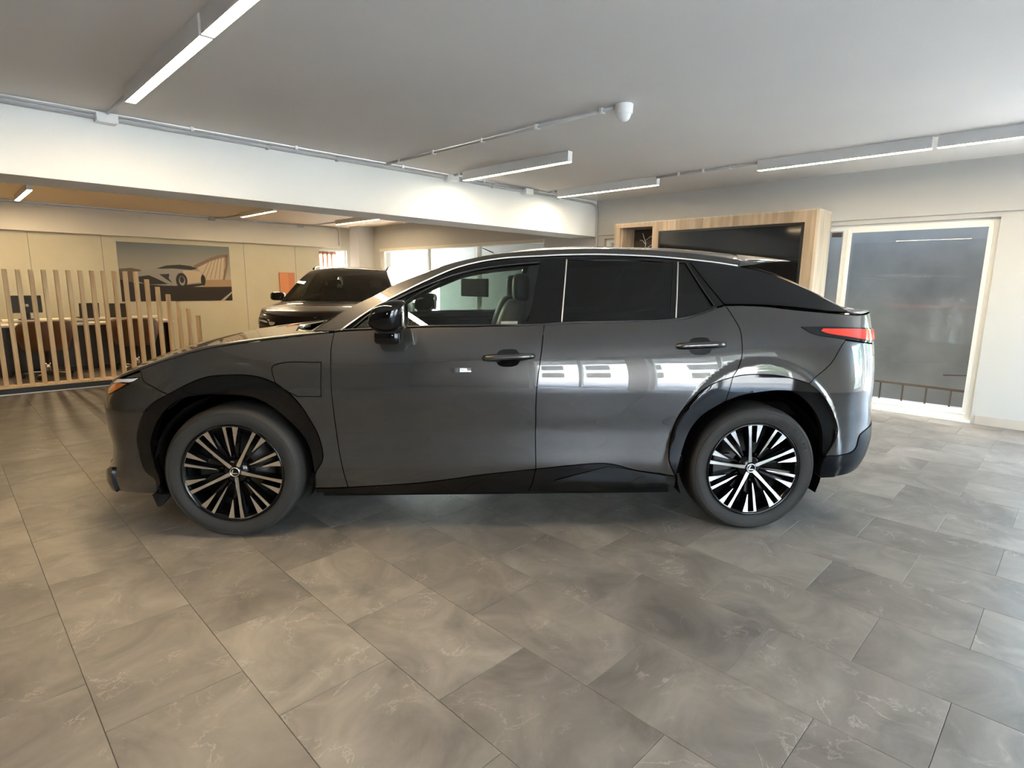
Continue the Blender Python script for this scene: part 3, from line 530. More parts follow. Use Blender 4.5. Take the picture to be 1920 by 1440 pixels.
# seam and edge lines of the grey car: (length along the unrolled flank, height) in metres
SEAM = {
  'FDF': [(-0.872, 1.107), (-0.883, 1.030), (-0.883, 0.925), (-0.879, 0.739), (-0.866, 0.536), (-0.838, 0.341), (-0.826, 0.266)],
  'DB1': [(-0.826, 0.266), (-0.631, 0.278), (-0.452, 0.290), (-0.254, 0.315), (-0.109, 0.337), (0.196, 0.370)],
  'DR': [(0.196, 0.370), (0.190, 0.608), (0.191, 0.823), (0.216, 1.028), (0.231, 1.154)],
  'BELT1': [(0.231, 1.154), (-0.054, 1.145), (-0.489, 1.133), (-0.671, 1.122), (-0.846, 1.111), (-0.872, 1.107)],
  'DB2': [(0.196, 0.370), (0.399, 0.391), (0.592, 0.399), (0.780, 0.352), (0.974, 0.327)],
  'RA1': [(0.974, 0.327), (0.933, 0.411), (0.930, 0.489), (0.944, 0.584), (0.979, 0.683), (1.027, 0.749), (1.088, 0.816), (1.169, 0.864), (1.246, 0.887)],
  'RDR': [(1.246, 0.887), (1.274, 0.930), (1.300, 0.984), (1.307, 1.075), (1.302, 1.138), (1.274, 1.201), (1.242, 1.262)],
  'BELT2': [(1.242, 1.262), (1.195, 1.250), (1.143, 1.230), (1.057, 1.204), (0.938, 1.184), (0.637, 1.172), (0.322, 1.162), (0.231, 1.154)],
  'RA2': [(1.246, 0.887), (1.287, 0.896), (1.404, 0.902), (1.527, 0.892), (1.611, 0.873), (1.681, 0.853)],
  'RSEAM': [(1.681, 0.853), (1.820, 0.959), (1.897, 1.052), (1.933, 1.084)],
  'QTOP': [(1.242, 1.262), (1.423, 1.262), (1.638, 1.243), (1.889, 1.224), (2.029, 1.215)],
  'RA3': [(1.681, 0.853), (1.746, 0.806), (1.811, 0.742), (1.864, 0.664), (1.901, 0.576), (1.879, 0.524), (1.829, 0.433)],
  'RBB': [(1.829, 0.433), (2.047, 0.457), (2.075, 0.534), (2.177, 0.564)],
  'RLB': [(2.212, 0.312), (1.837, 0.303), (1.813, 0.381), (1.829, 0.433)],
  'RI1': [(0.974, 0.327), (0.999, 0.464), (1.037, 0.589), (1.092, 0.671), (1.172, 0.729), (1.218, 0.757)],
  'RI2': [(1.218, 0.757), (1.295, 0.786), (1.403, 0.806), (1.498, 0.815), (1.622, 0.809), (1.733, 0.800)],
  'FB': [(-0.826, 0.266), (-0.915, 0.264), (-0.998, 0.264)],
  'FA1': [(-0.998, 0.264), (-0.989, 0.357), (-0.947, 0.431), (-0.955, 0.532), (-0.997, 0.642), (-1.049, 0.738), (-1.117, 0.815), (-1.188, 0.859), (-1.274, 0.886), (-1.404, 0.890), (-1.517, 0.879), (-1.651, 0.835), (-1.738, 0.788)],
  'FSEAM': [(-1.738, 0.788), (-1.841, 0.825), (-1.930, 0.863), (-1.956, 0.917)],
  'FA2': [(-1.738, 0.788), (-1.817, 0.737), (-1.889, 0.635), (-1.929, 0.524), (-1.923, 0.427), (-1.889, 0.359), (-1.836, 0.322), (-1.831, 0.232)],
  'FBB': [(-1.831, 0.232), (-2.121, 0.160), (-2.163, 0.188)],
  'FI': [(-0.998, 0.264), (-0.994, 0.376), (-1.026, 0.532), (-1.129, 0.667), (-1.267, 0.769), (-1.417, 0.787), (-1.560, 0.783), (-1.669, 0.761), (-1.749, 0.692), (-1.808, 0.611), (-1.849, 0.493), (-1.829, 0.377), (-1.806, 0.311), (-1.831, 0.232)],
  'SB': [(-1.002, 0.236), (-0.824, 0.223), (-0.403, 0.221), (0.159, 0.222), (0.550, 0.228), (0.986, 0.258)],
  'RAILLO': [(-0.838, 1.114), (-0.796, 1.146), (-0.687, 1.222), (-0.608, 1.270), (-0.528, 1.313), (-0.402, 1.377), (-0.228, 1.452), (-0.044, 1.496), (0.252, 1.522), (0.528, 1.534), (0.836, 1.529), (1.021, 1.518), (1.239, 1.498), (1.370, 1.480)],
  'RAILUP': [(-0.976, 1.111), (-0.911, 1.155), (-0.846, 1.201), (-0.761, 1.252), (-0.657, 1.303), (-0.574, 1.352), (-0.432, 1.411), (-0.288, 1.466), (-0.155, 1.501), (-0.044, 1.524), (0.254, 1.553), (0.531, 1.565), (0.841, 1.562), (1.075, 1.548), (1.247, 1.530), (1.403, 1.508)],
  'GF': [(-0.778, 1.129), (-0.678, 1.211), (-0.569, 1.273), (-0.412, 1.348), (-0.228, 1.420), (-0.021, 1.461), (0.226, 1.488)],
  'GF2': [(0.226, 1.488), (0.146, 1.161)],
  'GF3': [(0.146, 1.161), (-0.223, 1.148), (-0.532, 1.137), (-0.777, 1.125)],
  'GR': [(0.380, 1.505), (0.679, 1.511), (0.993, 1.502)],
  'GR2': [(0.993, 1.502), (0.923, 1.190)],
  'GR3': [(0.923, 1.190), (0.610, 1.178), (0.328, 1.169)],
  'GR4': [(0.328, 1.169), (0.380, 1.505)],
  'GQ': [(1.021, 1.499), (1.068, 1.497)],
  'GQ2': [(1.068, 1.497), (1.125, 1.374), (1.184, 1.264)],
  'GQ3': [(1.184, 1.264), (1.139, 1.241), (1.059, 1.215), (0.957, 1.195)],
  'GQ4': [(0.957, 1.195), (1.021, 1.499)],
  'DP': [(1.090, 1.500)],
  'DPT': [(1.370, 1.480), (1.503, 1.454), (1.703, 1.382), (1.855, 1.310), (2.026, 1.231)],
  'TLU': [(1.658, 1.153), (1.853, 1.153), (2.195, 1.140)],
  'TLL': [(2.088, 1.065), (1.876, 1.093), (1.718, 1.119), (1.658, 1.153)],
  'TLR': [(1.788, 1.142), (2.005, 1.139), (2.214, 1.130)],
  'TLR2': [(2.138, 1.072), (1.952, 1.098), (1.795, 1.122), (1.773, 1.130)],
  'HLU': [(-2.287, 0.822), (-2.203, 0.848), (-2.033, 0.871), (-1.957, 0.874)],
  'HLL': [(-1.957, 0.874), (-1.994, 0.855), (-2.034, 0.829), (-2.076, 0.805), (-2.180, 0.758), (-2.275, 0.759)],
  'ORG': [(-2.213, 0.782), (-2.184, 0.821), (-2.053, 0.837), (-2.083, 0.808), (-2.175, 0.762)],
  'DRL': [(-2.236, 0.824), (-2.202, 0.846), (-1.965, 0.872), (-1.994, 0.855)],
  'CP': [(-1.168, 0.858), (-1.181, 0.931), (-1.171, 0.940), (-0.932, 0.957)],
  'CP2': [(-0.932, 0.957), (-0.936, 0.778)],
  'CP3': [(-0.936, 0.778), (-1.058, 0.779)],
  'CP4': [(-1.058, 0.779), (-1.117, 0.813), (-1.167, 0.853)],
  'HS': [(-0.102, 0.982), (0.180, 0.995)],
  'HC': [(0.042, 0.986)],
  'HR': [(1.079, 1.051)],
  'HRS': [(0.938, 1.045), (1.220, 1.060)],
  'MIR': [(-0.575, 1.158)],
}
# ================================================================== CAR SKIN (a smooth analytic surface, panels are cut from it)
def pchip(x, xs, ys):
    xs = np.asarray(xs, float); ys = np.asarray(ys, float); x = np.asarray(x, float)
    h = np.diff(xs); d = np.diff(ys)/h; m = np.zeros(len(xs)); m[0] = d[0]; m[-1] = d[-1]
    for i in range(1, len(xs)-1):
        if d[i-1]*d[i] > 0:
            w1 = 2*h[i]+h[i-1]; w2 = h[i]+2*h[i-1]; m[i] = (w1+w2)/(w1/d[i-1]+w2/d[i])
    xc = np.clip(x, xs[0], xs[-1]); i = np.clip(np.searchsorted(xs, xc)-1, 0, len(xs)-2)
    t = (xc-xs[i])/h[i]; t2 = t*t; t3 = t2*t
    return (2*t3-3*t2+1)*ys[i]+(t3-2*t2+t)*h[i]*m[i]+(-2*t3+3*t2)*ys[i+1]+(t3-t2)*h[i]*m[i+1]
def sstep(t):
    t = np.clip(t, 0, 1); return t*t*(3-2*t)
PROF = ([.14, .18, .21, .26, .33, .40, .48, .57, .68, .80], [.80, .845, .868, .888, .909, .9185, .9155, .914, .924, .936])
class Skin:
    def __init__(s, XF, XR, front, rear, ZB, NOSE, TAIL, green, ym, ledge, flare, prof=PROF, kz=.80, kdrop=.12):
        s.XF, s.XR, s.ZB, s.NOSE, s.TAIL, s.green, s.ym, s.ledge, s.flare, s.prof, s.kz, s.kdrop = XF, XR, ZB, NOSE, TAIL, green, ym, ledge, flare, prof, kz, kdrop
        s.x0f, L, p, q = front; s.AF, s.SF, s.CF = s.se(L, .9, p, q)
        s.x0r, L, p, q = rear; s.AR, s.SR, s.CR = s.se(L, .9, p, q)
        s.qmin = s.x0f-s.AF[-1]; s.qmax = s.x0r+s.AR[-1]
    def se(s, L, Wd, p, q):
        th = np.linspace(0, np.pi/2, 1500); a = np.sin(th)**(2/p); c = np.cos(th)**(2/q)
        return np.concatenate([[0], np.cumsum(np.hypot(np.diff(a)*L, np.diff(c)*Wd))]), a, c
    def zbelt(s, q): return pchip(q, *s.ZB)
    def width(s, x, z, q):
        zb = s.zbelt(q); yb = s.green(np.clip(x, -1.05, 2.6), zb)+s.ledge(x)
        ym = s.ym-.010*sstep((-.9-x)/.6); k = s.kz-s.kdrop*sstep((-1.3-x)/.5)
        lo = pchip(z, *s.prof)-(s.prof[1][-1]-ym)
        u = np.clip((z-k)/np.maximum(zb-k, .05), 0, 1.06)
        y = np.where(z > k, ym-(ym-yb)*u**2.2, lo)
        fr, ff = s.flare
        dr = np.hypot((x-s.XR)/.515, (z-.36)/.625); df = np.hypot((x-s.XF)/.53, (z-.36)/.60)
        return y+fr*sstep((1.02-dr)/.07)+ff*sstep((1.02-df)/.07)
    def __call__(s, q, z, mode='body'):
        q = np.asarray(q, float); z = np.asarray(z, float)
        af = np.clip(s.x0f-q, 0, s.AF[-1]); ar = np.clip(q-s.x0r, 0, s.AR[-1])
        sf = np.interp(af, s.AF, s.SF); cf = np.interp(af, s.AF, s.CF); sr = np.interp(ar, s.AR, s.SR); cr = np.interp(ar, s.AR, s.CR)
        x = np.where(q < s.x0f, s.x0f-(s.x0f-pchip(z, *s.NOSE))*sf, np.where(q > s.x0r, s.x0r+(pchip(z, *s.TAIL)-s.x0r)*sr, q))
        w = s.width(x, z, q) if mode == 'body' else s.green(x, z)
        y = w*np.where(q < s.x0f, cf, 1)*np.where(q > s.x0r, cr, 1)
        return np.stack([x, -y, z], -1)
    def normal(s, q, z, mode='body'):
        e = .004; q = np.clip(q, s.qmin+2*e, s.qmax-2*e)
        a = s(q+e, z, mode)-s(q-e, z, mode); b = s(q, z+e, mode)-s(q, z-e, mode)
        n = np.cross(a, b); n /= np.maximum(np.linalg.norm(n, axis=-1, keepdims=True), 1e-9); return n

def spline(pts, step=.014):
    """smooth curve through the points (centripetal-ish Catmull-Rom), sampled at a fixed step"""
    P_ = np.asarray(pts, float)
    if len(P_) == 2:
        n = max(1, int(np.linalg.norm(P_[1]-P_[0])/step)); t = np.linspace(0, 1, n+1)[:, None]; return P_[0]*(1-t)+P_[1]*t
    out = []
    for i in range(len(P_)-1):
        p0, p1, p2, p3 = P_[max(i-1, 0)], P_[i], P_[i+1], P_[min(i+2, len(P_)-1)]
        d = np.linalg.norm(p2-p1); d0 = max(np.linalg.norm(p1-p0), 1e-6); d3 = max(np.linalg.norm(p3-p2), 1e-6)
        m1 = ((p1-p0)/d0*d+(p2-p1))/2 if i > 0 else (p2-p1); m2 = ((p3-p2)/d3*d+(p2-p1))/2 if i < len(P_)-2 else (p2-p1)
        n = max(1, int(d/step)); t = np.linspace(0, 1, n, endpoint=False)[:, None]
        out.append((2*t**3-3*t**2+1)*p1+(t**3-2*t**2+t)*m1+(-2*t**3+3*t**2)*p2+(t**3-t**2)*m2)
    out.append(P_[-1:]); return np.concatenate(out)
def loop_of(*segs, step=.014):
    """closed outline from smooth segments; a string names a seam ('-X' reversed), a list gives points"""
    L = []
    for s_ in segs:
        if isinstance(s_, str): p_ = SEAM[s_.lstrip('-')]; p_ = p_[::-1] if s_[0] == '-' else p_
        else: p_ = s_
        c_ = spline(p_, step) if len(p_) > 1 else np.asarray(p_, float)
        L.append(c_)
    A_ = np.concatenate(L); keep = [0]
    for i in range(1, len(A_)):
        if np.linalg.norm(A_[i]-A_[keep[-1]]) > .002: keep.append(i)
    A_ = A_[keep]
    while np.linalg.norm(A_[0]-A_[-1]) < .002: A_ = A_[:-1]
    # close the loop with samples too
    d = np.linalg.norm(A_[0]-A_[-1])
    if d > step*1.5: A_ = np.concatenate([A_, spline([A_[-1], A_[0]], step)[1:-1]])
    return A_
def area2(A_): x, y = A_[:, 0], A_[:, 1]; return float(np.sum(x*np.roll(y, -1)-np.roll(x, -1)*y))
def inset(A_, d):
    if area2(A_) < 0: A_ = A_[::-1]
    if d == 0: return A_
    e1 = A_-np.roll(A_, 1, 0); e2 = np.roll(A_, -1, 0)-A_
    n1 = np.stack([-e1[:, 1], e1[:, 0]], 1)/np.linalg.norm(e1, axis=1)[:, None]; n2 = np.stack([-e2[:, 1], e2[:, 0]], 1)/np.linalg.norm(e2, axis=1)[:, None]
    n = n1+n2; l = np.linalg.norm(n, axis=1)[:, None]; n = n/np.maximum(l, .6); return A_+n*d*np.minimum(2/np.maximum(l, .9), 1.6)
def inside(P_, A_):
    x, y = P_[:, 0:1], P_[:, 1:2]; ax, ay = A_[:, 0][None], A_[:, 1][None]; bx_, by = np.roll(A_[:, 0], -1)[None], np.roll(A_[:, 1], -1)[None]
    c_ = ((ay > y) != (by > y)) & (x < (bx_-ax)*(y-ay)/np.where(by == ay, 1e-12, by-ay)+ax); return c_.sum(1) % 2 == 1
def min_dist(P_, A_):
    return np.sqrt(((P_[:, None, :]-A_[None])**2).sum(-1)).min(1)
def cut(outline, holes=(), grid=.032, gap=.0024):
    """triangulate an outline in the unrolled plane: returns points, triangles and boundary loops"""
    loops = [inset(outline, gap)]+[inset(h, -gap)[::-1] for h in holes]
    lo, hi = loops[0].min(0), loops[0].max(0)
    gx, gy = np.meshgrid(np.arange(lo[0]+grid*.5, hi[0], grid), np.arange(lo[1]+grid*.5, hi[1], grid)); G = np.stack([gx.ravel(), gy.ravel()], 1)
    if len(G):
        k = inside(G, loops[0])
        for h in loops[1:]: k &= ~inside(G, h)
        G = G[k]
        for L in loops:
            if len(G): G = G[min_dist(G, L) > grid*.38]
    pts = []; edges = []; rings = []
    for L in loops:
        b0 = len(pts); pts += [tuple(p) for p in L]; idx = list(range(b0, b0+len(L))); rings.append(idx); edges += [(idx[i], idx[(i+1) % len(idx)]) for i in range(len(idx))]
    pts += [tuple(p) for p in G]
    r = delaunay_2d_cdt([Vector(p) for p in pts], edges, [], 0, 1e-7)
    V = np.array([tuple(v) for v in r[0]]); T = np.array([f for f in r[2]]); C = V[T].mean(1); k = inside(C, loops[0])
    for h in loops[1:]: k &= ~inside(C, h)
    T = T[k]; d1 = V[T[:, 1]]-V[T[:, 0]]; d2 = V[T[:, 2]]-V[T[:, 0]]; fl = (d1[:, 0]*d2[:, 1]-d1[:, 1]*d2[:, 0]) < 0; T[fl] = T[fl][:, ::-1]
    remap = {}
    for new, olds in enumerate(r[3]):
        for o_ in olds: remap[o_] = new
    rings = [[remap[i] for i in ring] for ring in rings]
    return V, T, rings
def panel_geo(skin, outline, holes=(), mode='body', off=0., depth=.014, grid=.032, gap=.0024, shape=None):
    V, T, rings = cut(outline, holes, grid, gap)
    P_ = skin(V[:, 0], V[:, 1], mode); N = skin.normal(V[:, 0], V[:, 1], mode)
    o_ = off if shape is None else off+shape(V[:, 0], V[:, 1], outline)
    P_ = P_+N*(o_[:, None] if isinstance(o_, np.ndarray) else o_)
    verts = [P_]; nrm = [N]; faces = [tuple(t) for t in T]; n = len(P_)
    for ring in rings:
        a = P_[ring]; b = a-N[ring]*depth; m_ = len(ring)
        tang = np.roll(a, -1, 0)-np.roll(a, 1, 0); rn = np.cross(tang, N[ring]); rn /= np.maximum(np.linalg.norm(rn, axis=1)[:, None], 1e-9)
        verts += [a, b]; nrm += [rn, rn]
        for i in range(m_):
            j = (i+1) % m_; faces.append((n+i, n+m_+i, n+m_+j, n+j))
        n += 2*m_
    return np.concatenate(verts), faces, np.concatenate(nrm)
def mirrored(g):
    V, F, N = g; V = V.copy(); N = N.copy(); V[:, 1] *= -1; N[:, 1] *= -1; return V, [f[::-1] for f in F], N
def merge(*gs):
    V = []; F = []; N = []; n = 0
    for v, f, m_ in gs: V.append(v); N.append(m_); F += [tuple(i+n for i in t) for t in f]; n += len(v)
    return np.concatenate(V), F, np.concatenate(N)
def put(name, g, m, parent): return mesh_obj(name, g[0], g[1], m, parent, True, None, g[2])
def both(name, g, m, parents):
    """the part and its mirror image on the far side, as two objects"""
    a = put(name, g, m, parents[0]); b = put(name, mirrored(g), m, parents[-1]); return a, b
def loft(name, rows, m, parent, thick=None):
    """smooth grid; mirrored across the car's centre line; rows run from the near edge to the centre"""
    R_ = [list(r)+[(p[0], -p[1], p[2]) for p in r[-2::-1]] for r in rows]
    V, F = grid_geo(R_); o = mesh_obj(name, V, [f[::-1] for f in F], m, parent, True)
    if thick:
        md = o.modifiers.new('thickness', 'SOLIDIFY'); md.thickness = thick; md.offset = -1
    return o
# ================================================================== GREY CAR
NOSE = ([.15, .22, .30, .36, .45, .55, .65, .72, .78, .84, .9], [-2.30, -2.385, -2.365, -2.325, -2.31, -2.33, -2.335, -2.315, -2.265, -2.18, -2.13])
TAIL = ([.2, .30, .40, .50, .60, .75, .85, 1.0, 1.05, 1.12, 1.2, 1.26], [2.27, 2.35, 2.40, 2.42, 2.41, 2.39, 2.385, 2.38, 2.38, 2.375, 2.38, 2.385])
ZB = ([-2.9, -2.6, -2.40, -2.20, -2.0, -1.75, -1.45, -1.2, -1.0, -.84, -.48, -.05, .33, .65, .95, 1.08, 1.25, 1.45, 1.66, 1.9, 2.1, 2.4, 3.0],
      [.780, .785, .805, .850, .905, .972, 1.034, 1.070, 1.094, 1.110, 1.132, 1.145, 1.162, 1.175, 1.187, 1.208, 1.252, 1.256, 1.248, 1.238, 1.23, 1.22, 1.215])
def green1(x, z): return .868-(z-1.13)*.60-.16*(z-1.13)**2-.05*sstep((x-.9)/1.3)-.03*sstep((-.2-x)/.9)
SK = Skin(-1.42, 1.42, (-1.50, .85, 4.2, 2.0), (1.50, .92, 4.0, 2.0), ZB, NOSE, TAIL, green1, .936, lambda x: .006+.035*sstep((x-1.0)/.5), (.014, .002))
WX, WZ, WR = 1.42, .358, .362
car = empty('car', (2.6929, 2.8504, 0), -.72601); tag(car, 'dark grey metallic electric coupe crossover seen from its side, in the foreground', 'car')
PA = (car, car)
def zb_line(q0, q1, dz=-.001, n=24): return [(q, float(SK.zbelt(q))+dz) for q in np.linspace(q0, q1, n)]

# --- body panels
fender = loop_of('FDF', 'FB', 'FA1', 'FSEAM', zb_line(-1.96, -.875, -.002))
port = loop_of('CP', 'CP2', 'CP3', 'CP4')
fd = both('front_fender', panel_geo(SK, fender, [port], grid=.016), M['paint'], PA)
for p_, s_ in zip(fd, (0, 1)):
    g = panel_geo(SK, port); put('charge_port_cover', g if s_ == 0 else mirrored(g), M['paint'], p_)
SILL_TOP_F = ['DB1']
door_f = loop_of('FDF', 'DB1', 'DR', 'BELT1'); door_r = loop_of('-DR', 'DB2', 'RA1', 'RDR', 'BELT2')
DF = both('front_door', panel_geo(SK, door_f, grid=.022), M['paint'], PA); DR_ = both('rear_door', panel_geo(SK, door_r, grid=.015), M['paint'], PA)
Q1 = 2.20
quarter = loop_of('-RDR', 'RA2', 'RSEAM', [(1.933, 1.084), (Q1, 1.055)], [(Q1, 1.055), (Q1, 1.217)], [(Q1, 1.217), (2.03, 1.213)], '-QTOP')
both('quarter_panel', panel_geo(SK, quarter, grid=.015), M['paint'], PA)
gate = loop_of([(Q1, .99), (SK.qmax, .95)], [(SK.qmax, .95), (SK.qmax, 1.229)], [(SK.qmax, 1.229), (2.4, 1.231), (Q1, 1.217)], [(Q1, 1.217), (Q1, .99)])
put('tailgate', merge(*(lambda g: (g, mirrored(g)))(panel_geo(SK, gate, gap=0.0))), M['paint'], car)
rbump = loop_of('-RSEAM', 'RA3', 'RBB', [(2.177, .564), (2.4, .58), (SK.qmax, .58)], [(SK.qmax, .58), (SK.qmax, .945)], [(SK.qmax, .945), (2.35, .985), (Q1, .99)], [(Q1, .99), (Q1, 1.05)], [(Q1, 1.05), (1.933, 1.080)])
put('rear_bumper', merge(*(lambda g: (g, mirrored(g)))(panel_geo(SK, rbump, grid=.018))), M['paint'], car)
rlow = loop_of('RBB', [(2.177, .564), (2.4, .575), (SK.qmax, .575)], [(SK.qmax, .575), (SK.qmax, .27)], [(SK.qmax, .27), (2.45, .29), (2.212, .312)], [(2.212, .312), (2.05, .300), (1.837, .303)], [(1.837, .303), (1.813, .381), (1.829, .433)])
put('rear_diffuser', merge(*(lambda g: (g, mirrored(g)))(panel_geo(SK, rlow, off=.004, depth=.05))), M['satin_black'], car)
fbump = loop_of('-FSEAM', 'FA2', [(-1.8305, .2316), (-2.0, .222), (-2.16, .205), (-2.4, .200), (SK.qmin, .200)], [(SK.qmin, .200), (SK.qmin, .770)], zb_line(SK.qmin, -1.96, -.012))
put('front_bumper', merge(*(lambda g: (g, mirrored(g)))(panel_geo(SK, fbump, grid=.02))), M['paint'], car)
# --- gloss black arch cladding, sills
both('front_arch_cladding', panel_geo(SK, loop_of('FA1', 'FA2', '-FI'), off=.004, depth=.05), M['gloss_black'], PA)
both('rear_arch_cladding', panel_geo(SK, loop_of('RA1', [(1.246, .887), (1.2176, .7572)], '-RI1'), off=.004, depth=.05), M['gloss_black'], PA)
both('rear_arch_cladding', panel_geo(SK, loop_of('RA2', [(1.681, .853), (1.7456, .8058)], [(1.7456, .8058), (1.7327, .8002)], '-RI2', [(1.2176, .7572), (1.246, .887)]), off=.004, depth=.05), M['gloss_black'], PA)
sill_f = loop_of([(-.9977, .262), (-.915, .262), (-.8257, .264)], 'DB1', [(.1958, .370), (.182, .30), (.160, .223)], [(.160, .2217), (-.403, .2214), (-.824, .2231), (-1.002, .236)])
sill_r = loop_of('DB2', [(.9737, .3265), (.9855, .258)], [(.9855, .258), (.55, .228), (.160, .2217)], [(.160, .223), (.182, .30), (.1958, .370)])
def ridge(q, z, A_): return .012*np.exp(-((z-(.285+.02*np.clip(q, 0, 1)))/.018)**2)*sstep((q+.7)/.8)
S1 = both('side_sill', panel_geo(SK, sill_f, off=.002, depth=.05, grid=.012, shape=ridge), M['gloss_black'], PA)
S2 = both('side_sill', panel_geo(SK, sill_r, off=.002, depth=.05, grid=.012, shape=ridge), M['gloss_black'], PA)
for p_, s_ in zip(S2, (-1, 1)):      # folded fin of the rear sill garnish
    A_ = SK(np.array([.30, .60, .62, .96, .96]), np.array([.300, .385, .380, .318, .285])); A_[:, 1] -= np.array([.012, .004, .004, .004, .016])
    V = [tuple(a_) for a_ in A_]; V += [(x, y+.02, z) for x, y, z in V]
    V = [(x, y*-s_, z) for x, y, z in V] if s_ > 0 else V
    mesh_obj('sill_fin', V, [(0, 1, 2), (0, 2, 4), (2, 3, 4), (0, 5, 6, 1), (1, 6, 7, 2), (2, 7, 8, 3), (3, 8, 9, 4), (4, 9, 5, 0)], M['gloss_black'], p_)
# --- black inner shell behind the seams
inner = loop_of([(-.99, .27), (-.6, .28), (.2, .36), (.97, .34)], [(1.0, .47), (1.05, .60), (1.12, .70), (1.25, .80), (1.42, .82), (1.60, .80), (1.72, .72), (1.80, .60), (1.82, .46)], [(1.84, .40), (SK.qmax, .35)], [(SK.qmax, .35), (SK.qmax, 1.19)], [(SK.qmax, 1.19), (1.9, 1.20), (1.4, 1.20), (1.0, 1.15), (0, 1.10), (-.85, 1.07), (-1.5, .99), (-2.0, .86), (-2.4, .76), (SK.qmin, .74)], [(SK.qmin, .74), (SK.qmin, .26)], [(SK.qmin, .26), (-1.86, .27)], [(-1.86, .44), (-1.82, .60), (-1.74, .70), (-1.6, .79), (-1.42, .81), (-1.25, .79), (-1.12, .70), (-1.03, .58), (-1.0, .44)], step=.03)
both('inner_panel', panel_geo(SK, inner, off=-.020, depth=.03, grid=.06), M['shell'], PA)

# --- greenhouse
win_f = loop_of('GF', 'GF2', 'GF3'); win_r = loop_of('GR', 'GR2', 'GR3', 'GR4'); win_q = loop_of('GQ', 'GQ2', 'GQ3', 'GQ4')
trim = loop_of('RAILLO', [(1.3701, 1.4798), (1.3705, 1.479)], [(1.290, 1.30), (1.2418, 1.264)], [(1.2418, 1.266), (1.1947, 1.2541), (1.1434, 1.2339), (1.057, 1.2079), (.9382, 1.1879), (.6372, 1.176), (.3215, 1.1664), (.2312, 1.158)], [(.2312, 1.158), (-.0536, 1.1488), (-.4894, 1.1373), (-.6707, 1.1261), (-.8375, 1.1137)])
both('window_surround', panel_geo(SK, trim, [win_f, win_r, win_q], 'green', depth=.02, gap=.0, off=-.001), M['gloss_black'], PA)
both('front_side_glass', panel_geo(SK, win_f, (), 'green', off=-.006, depth=.004, gap=-.003), M['clear_glass'], PA)
both('rear_side_glass', panel_geo(SK, win_r, (), 'green', off=-.006, depth=.004, gap=-.003), M['dark_glass'], PA)
both('quarter_glass', panel_geo(SK, win_q, (), 'green', off=-.006, depth=.004, gap=-.003), M['dark_glass'], PA)
both('pillar_panel', panel_geo(SK, loop_of([(1.0904, 1.5002), (1.24, 1.4978), (1.3701, 1.4798)], 'DPT', [(2.0261, 1.2306), (1.88, 1.236), (1.638, 1.256), (1.4228, 1.266), (1.245, 1.266)], [(1.245, 1.266), (1.18, 1.36), (1.0904, 1.5002)]), (), 'green', off=.004, depth=.02), M['gloss_black'], PA)
both('cant_rail', panel_geo(SK, loop_of('RAILLO', [(1.3701, 1.4798), (1.4032, 1.5081)], '-RAILUP', [(-.976, 1.1111), (-.8375, 1.1137)]), (), 'green', off=.006, depth=.03, gap=0.), M['paint'], PA)
def skin_tube(name, L, r, m, parent, mode='green', off=.004, side=-1):
    c_ = spline(L, .02); P_ = SK(c_[:, 0], c_[:, 1], mode)+SK.normal(c_[:, 0], c_[:, 1], mode)*off
    if side > 0: P_[:, 1] *= -1
    return tube(name, [tuple(p_) for p_ in P_], r, m, parent, 8)
for s_ in (-1, 1):
    skin_tube('belt_moulding', SEAM['BELT2'][1:]+[(a_, z+.004) for a_, z in SEAM['BELT1'][1:]], .0045, M['bezel'], car, 'green', .004, s_)
    skin_tube('roof_moulding', SEAM['RAILLO'], .004, M['silver'], car, 'green', .008, s_)
    for nm in ('GR4', 'GQ4'): skin_tube('pillar_moulding', SEAM[nm], .0035, M['silver'], car, 'green', .003, s_)
    skin_tube('pillar_moulding', SEAM['GQ2'], .003, M['bezel'], car, 'green', .003, s_)
    skin_tube('glass_moulding', SEAM['GF'], .003, M['bezel'], car, 'green', .003, s_)

# --- windscreen, roof, rear glass, bonnet, deck
CX = ([-1.23, -1.0, -.66, -.3, 0, .3, .64, 1.0, 1.28, 1.49, 1.70, 1.90], [1.035, 1.165, 1.345, 1.485, 1.558, 1.597, 1.612, 1.611, 1.600, 1.584, 1.562, 1.533])
up = spline(SEAM['RAILUP'], .03); E_ = SK(up[:, 0], up[:, 1], 'green')+SK.normal(up[:, 0], up[:, 1], 'green')*.006
def cross_rows(E, xc, zc, nv=14, pw=2.2):
    R_ = []
    for e, x_, z_ in zip(E, xc, zc):
        r = []
        for v in np.linspace(0, 1, nv):
            k = 1-(1-v)**2; r.append((e[0]+(x_-e[0])*k, e[1]*(1-v), e[2]+(z_-e[2])*(1-(1-v)**pw)))
        R_.append(r)
    return R_
xe = E_[:, 0]; xc = xe+np.interp(xe, [-.98, -.5, -.15, .3, 1.0, 1.40], [-.25, -.19, -.12, 0, .04, .12]); zc = pchip(xc, *CX)
k1 = int(np.argmin(np.abs(xe+.15)))
loft('windscreen', cross_rows(E_[:k1+1], xc[:k1+1], zc[:k1+1]), M['shield_glass'], car)
roof_rows = cross_rows(E_[k1:], xc[k1:], zc[k1:]); loft('roof', roof_rows, M['paint'], car, .012)
loft('headliner', [[(x, y*.97, z-.045) for x, y, z in r] for r in roof_rows], M['headliner'], car)
b_ = cross_rows(E_[:4], xc[:4], zc[:4]); loft('windscreen_frit', [[(x, y, z-.006) for x, y, z in r] for r in b_], M['bezel'], car)
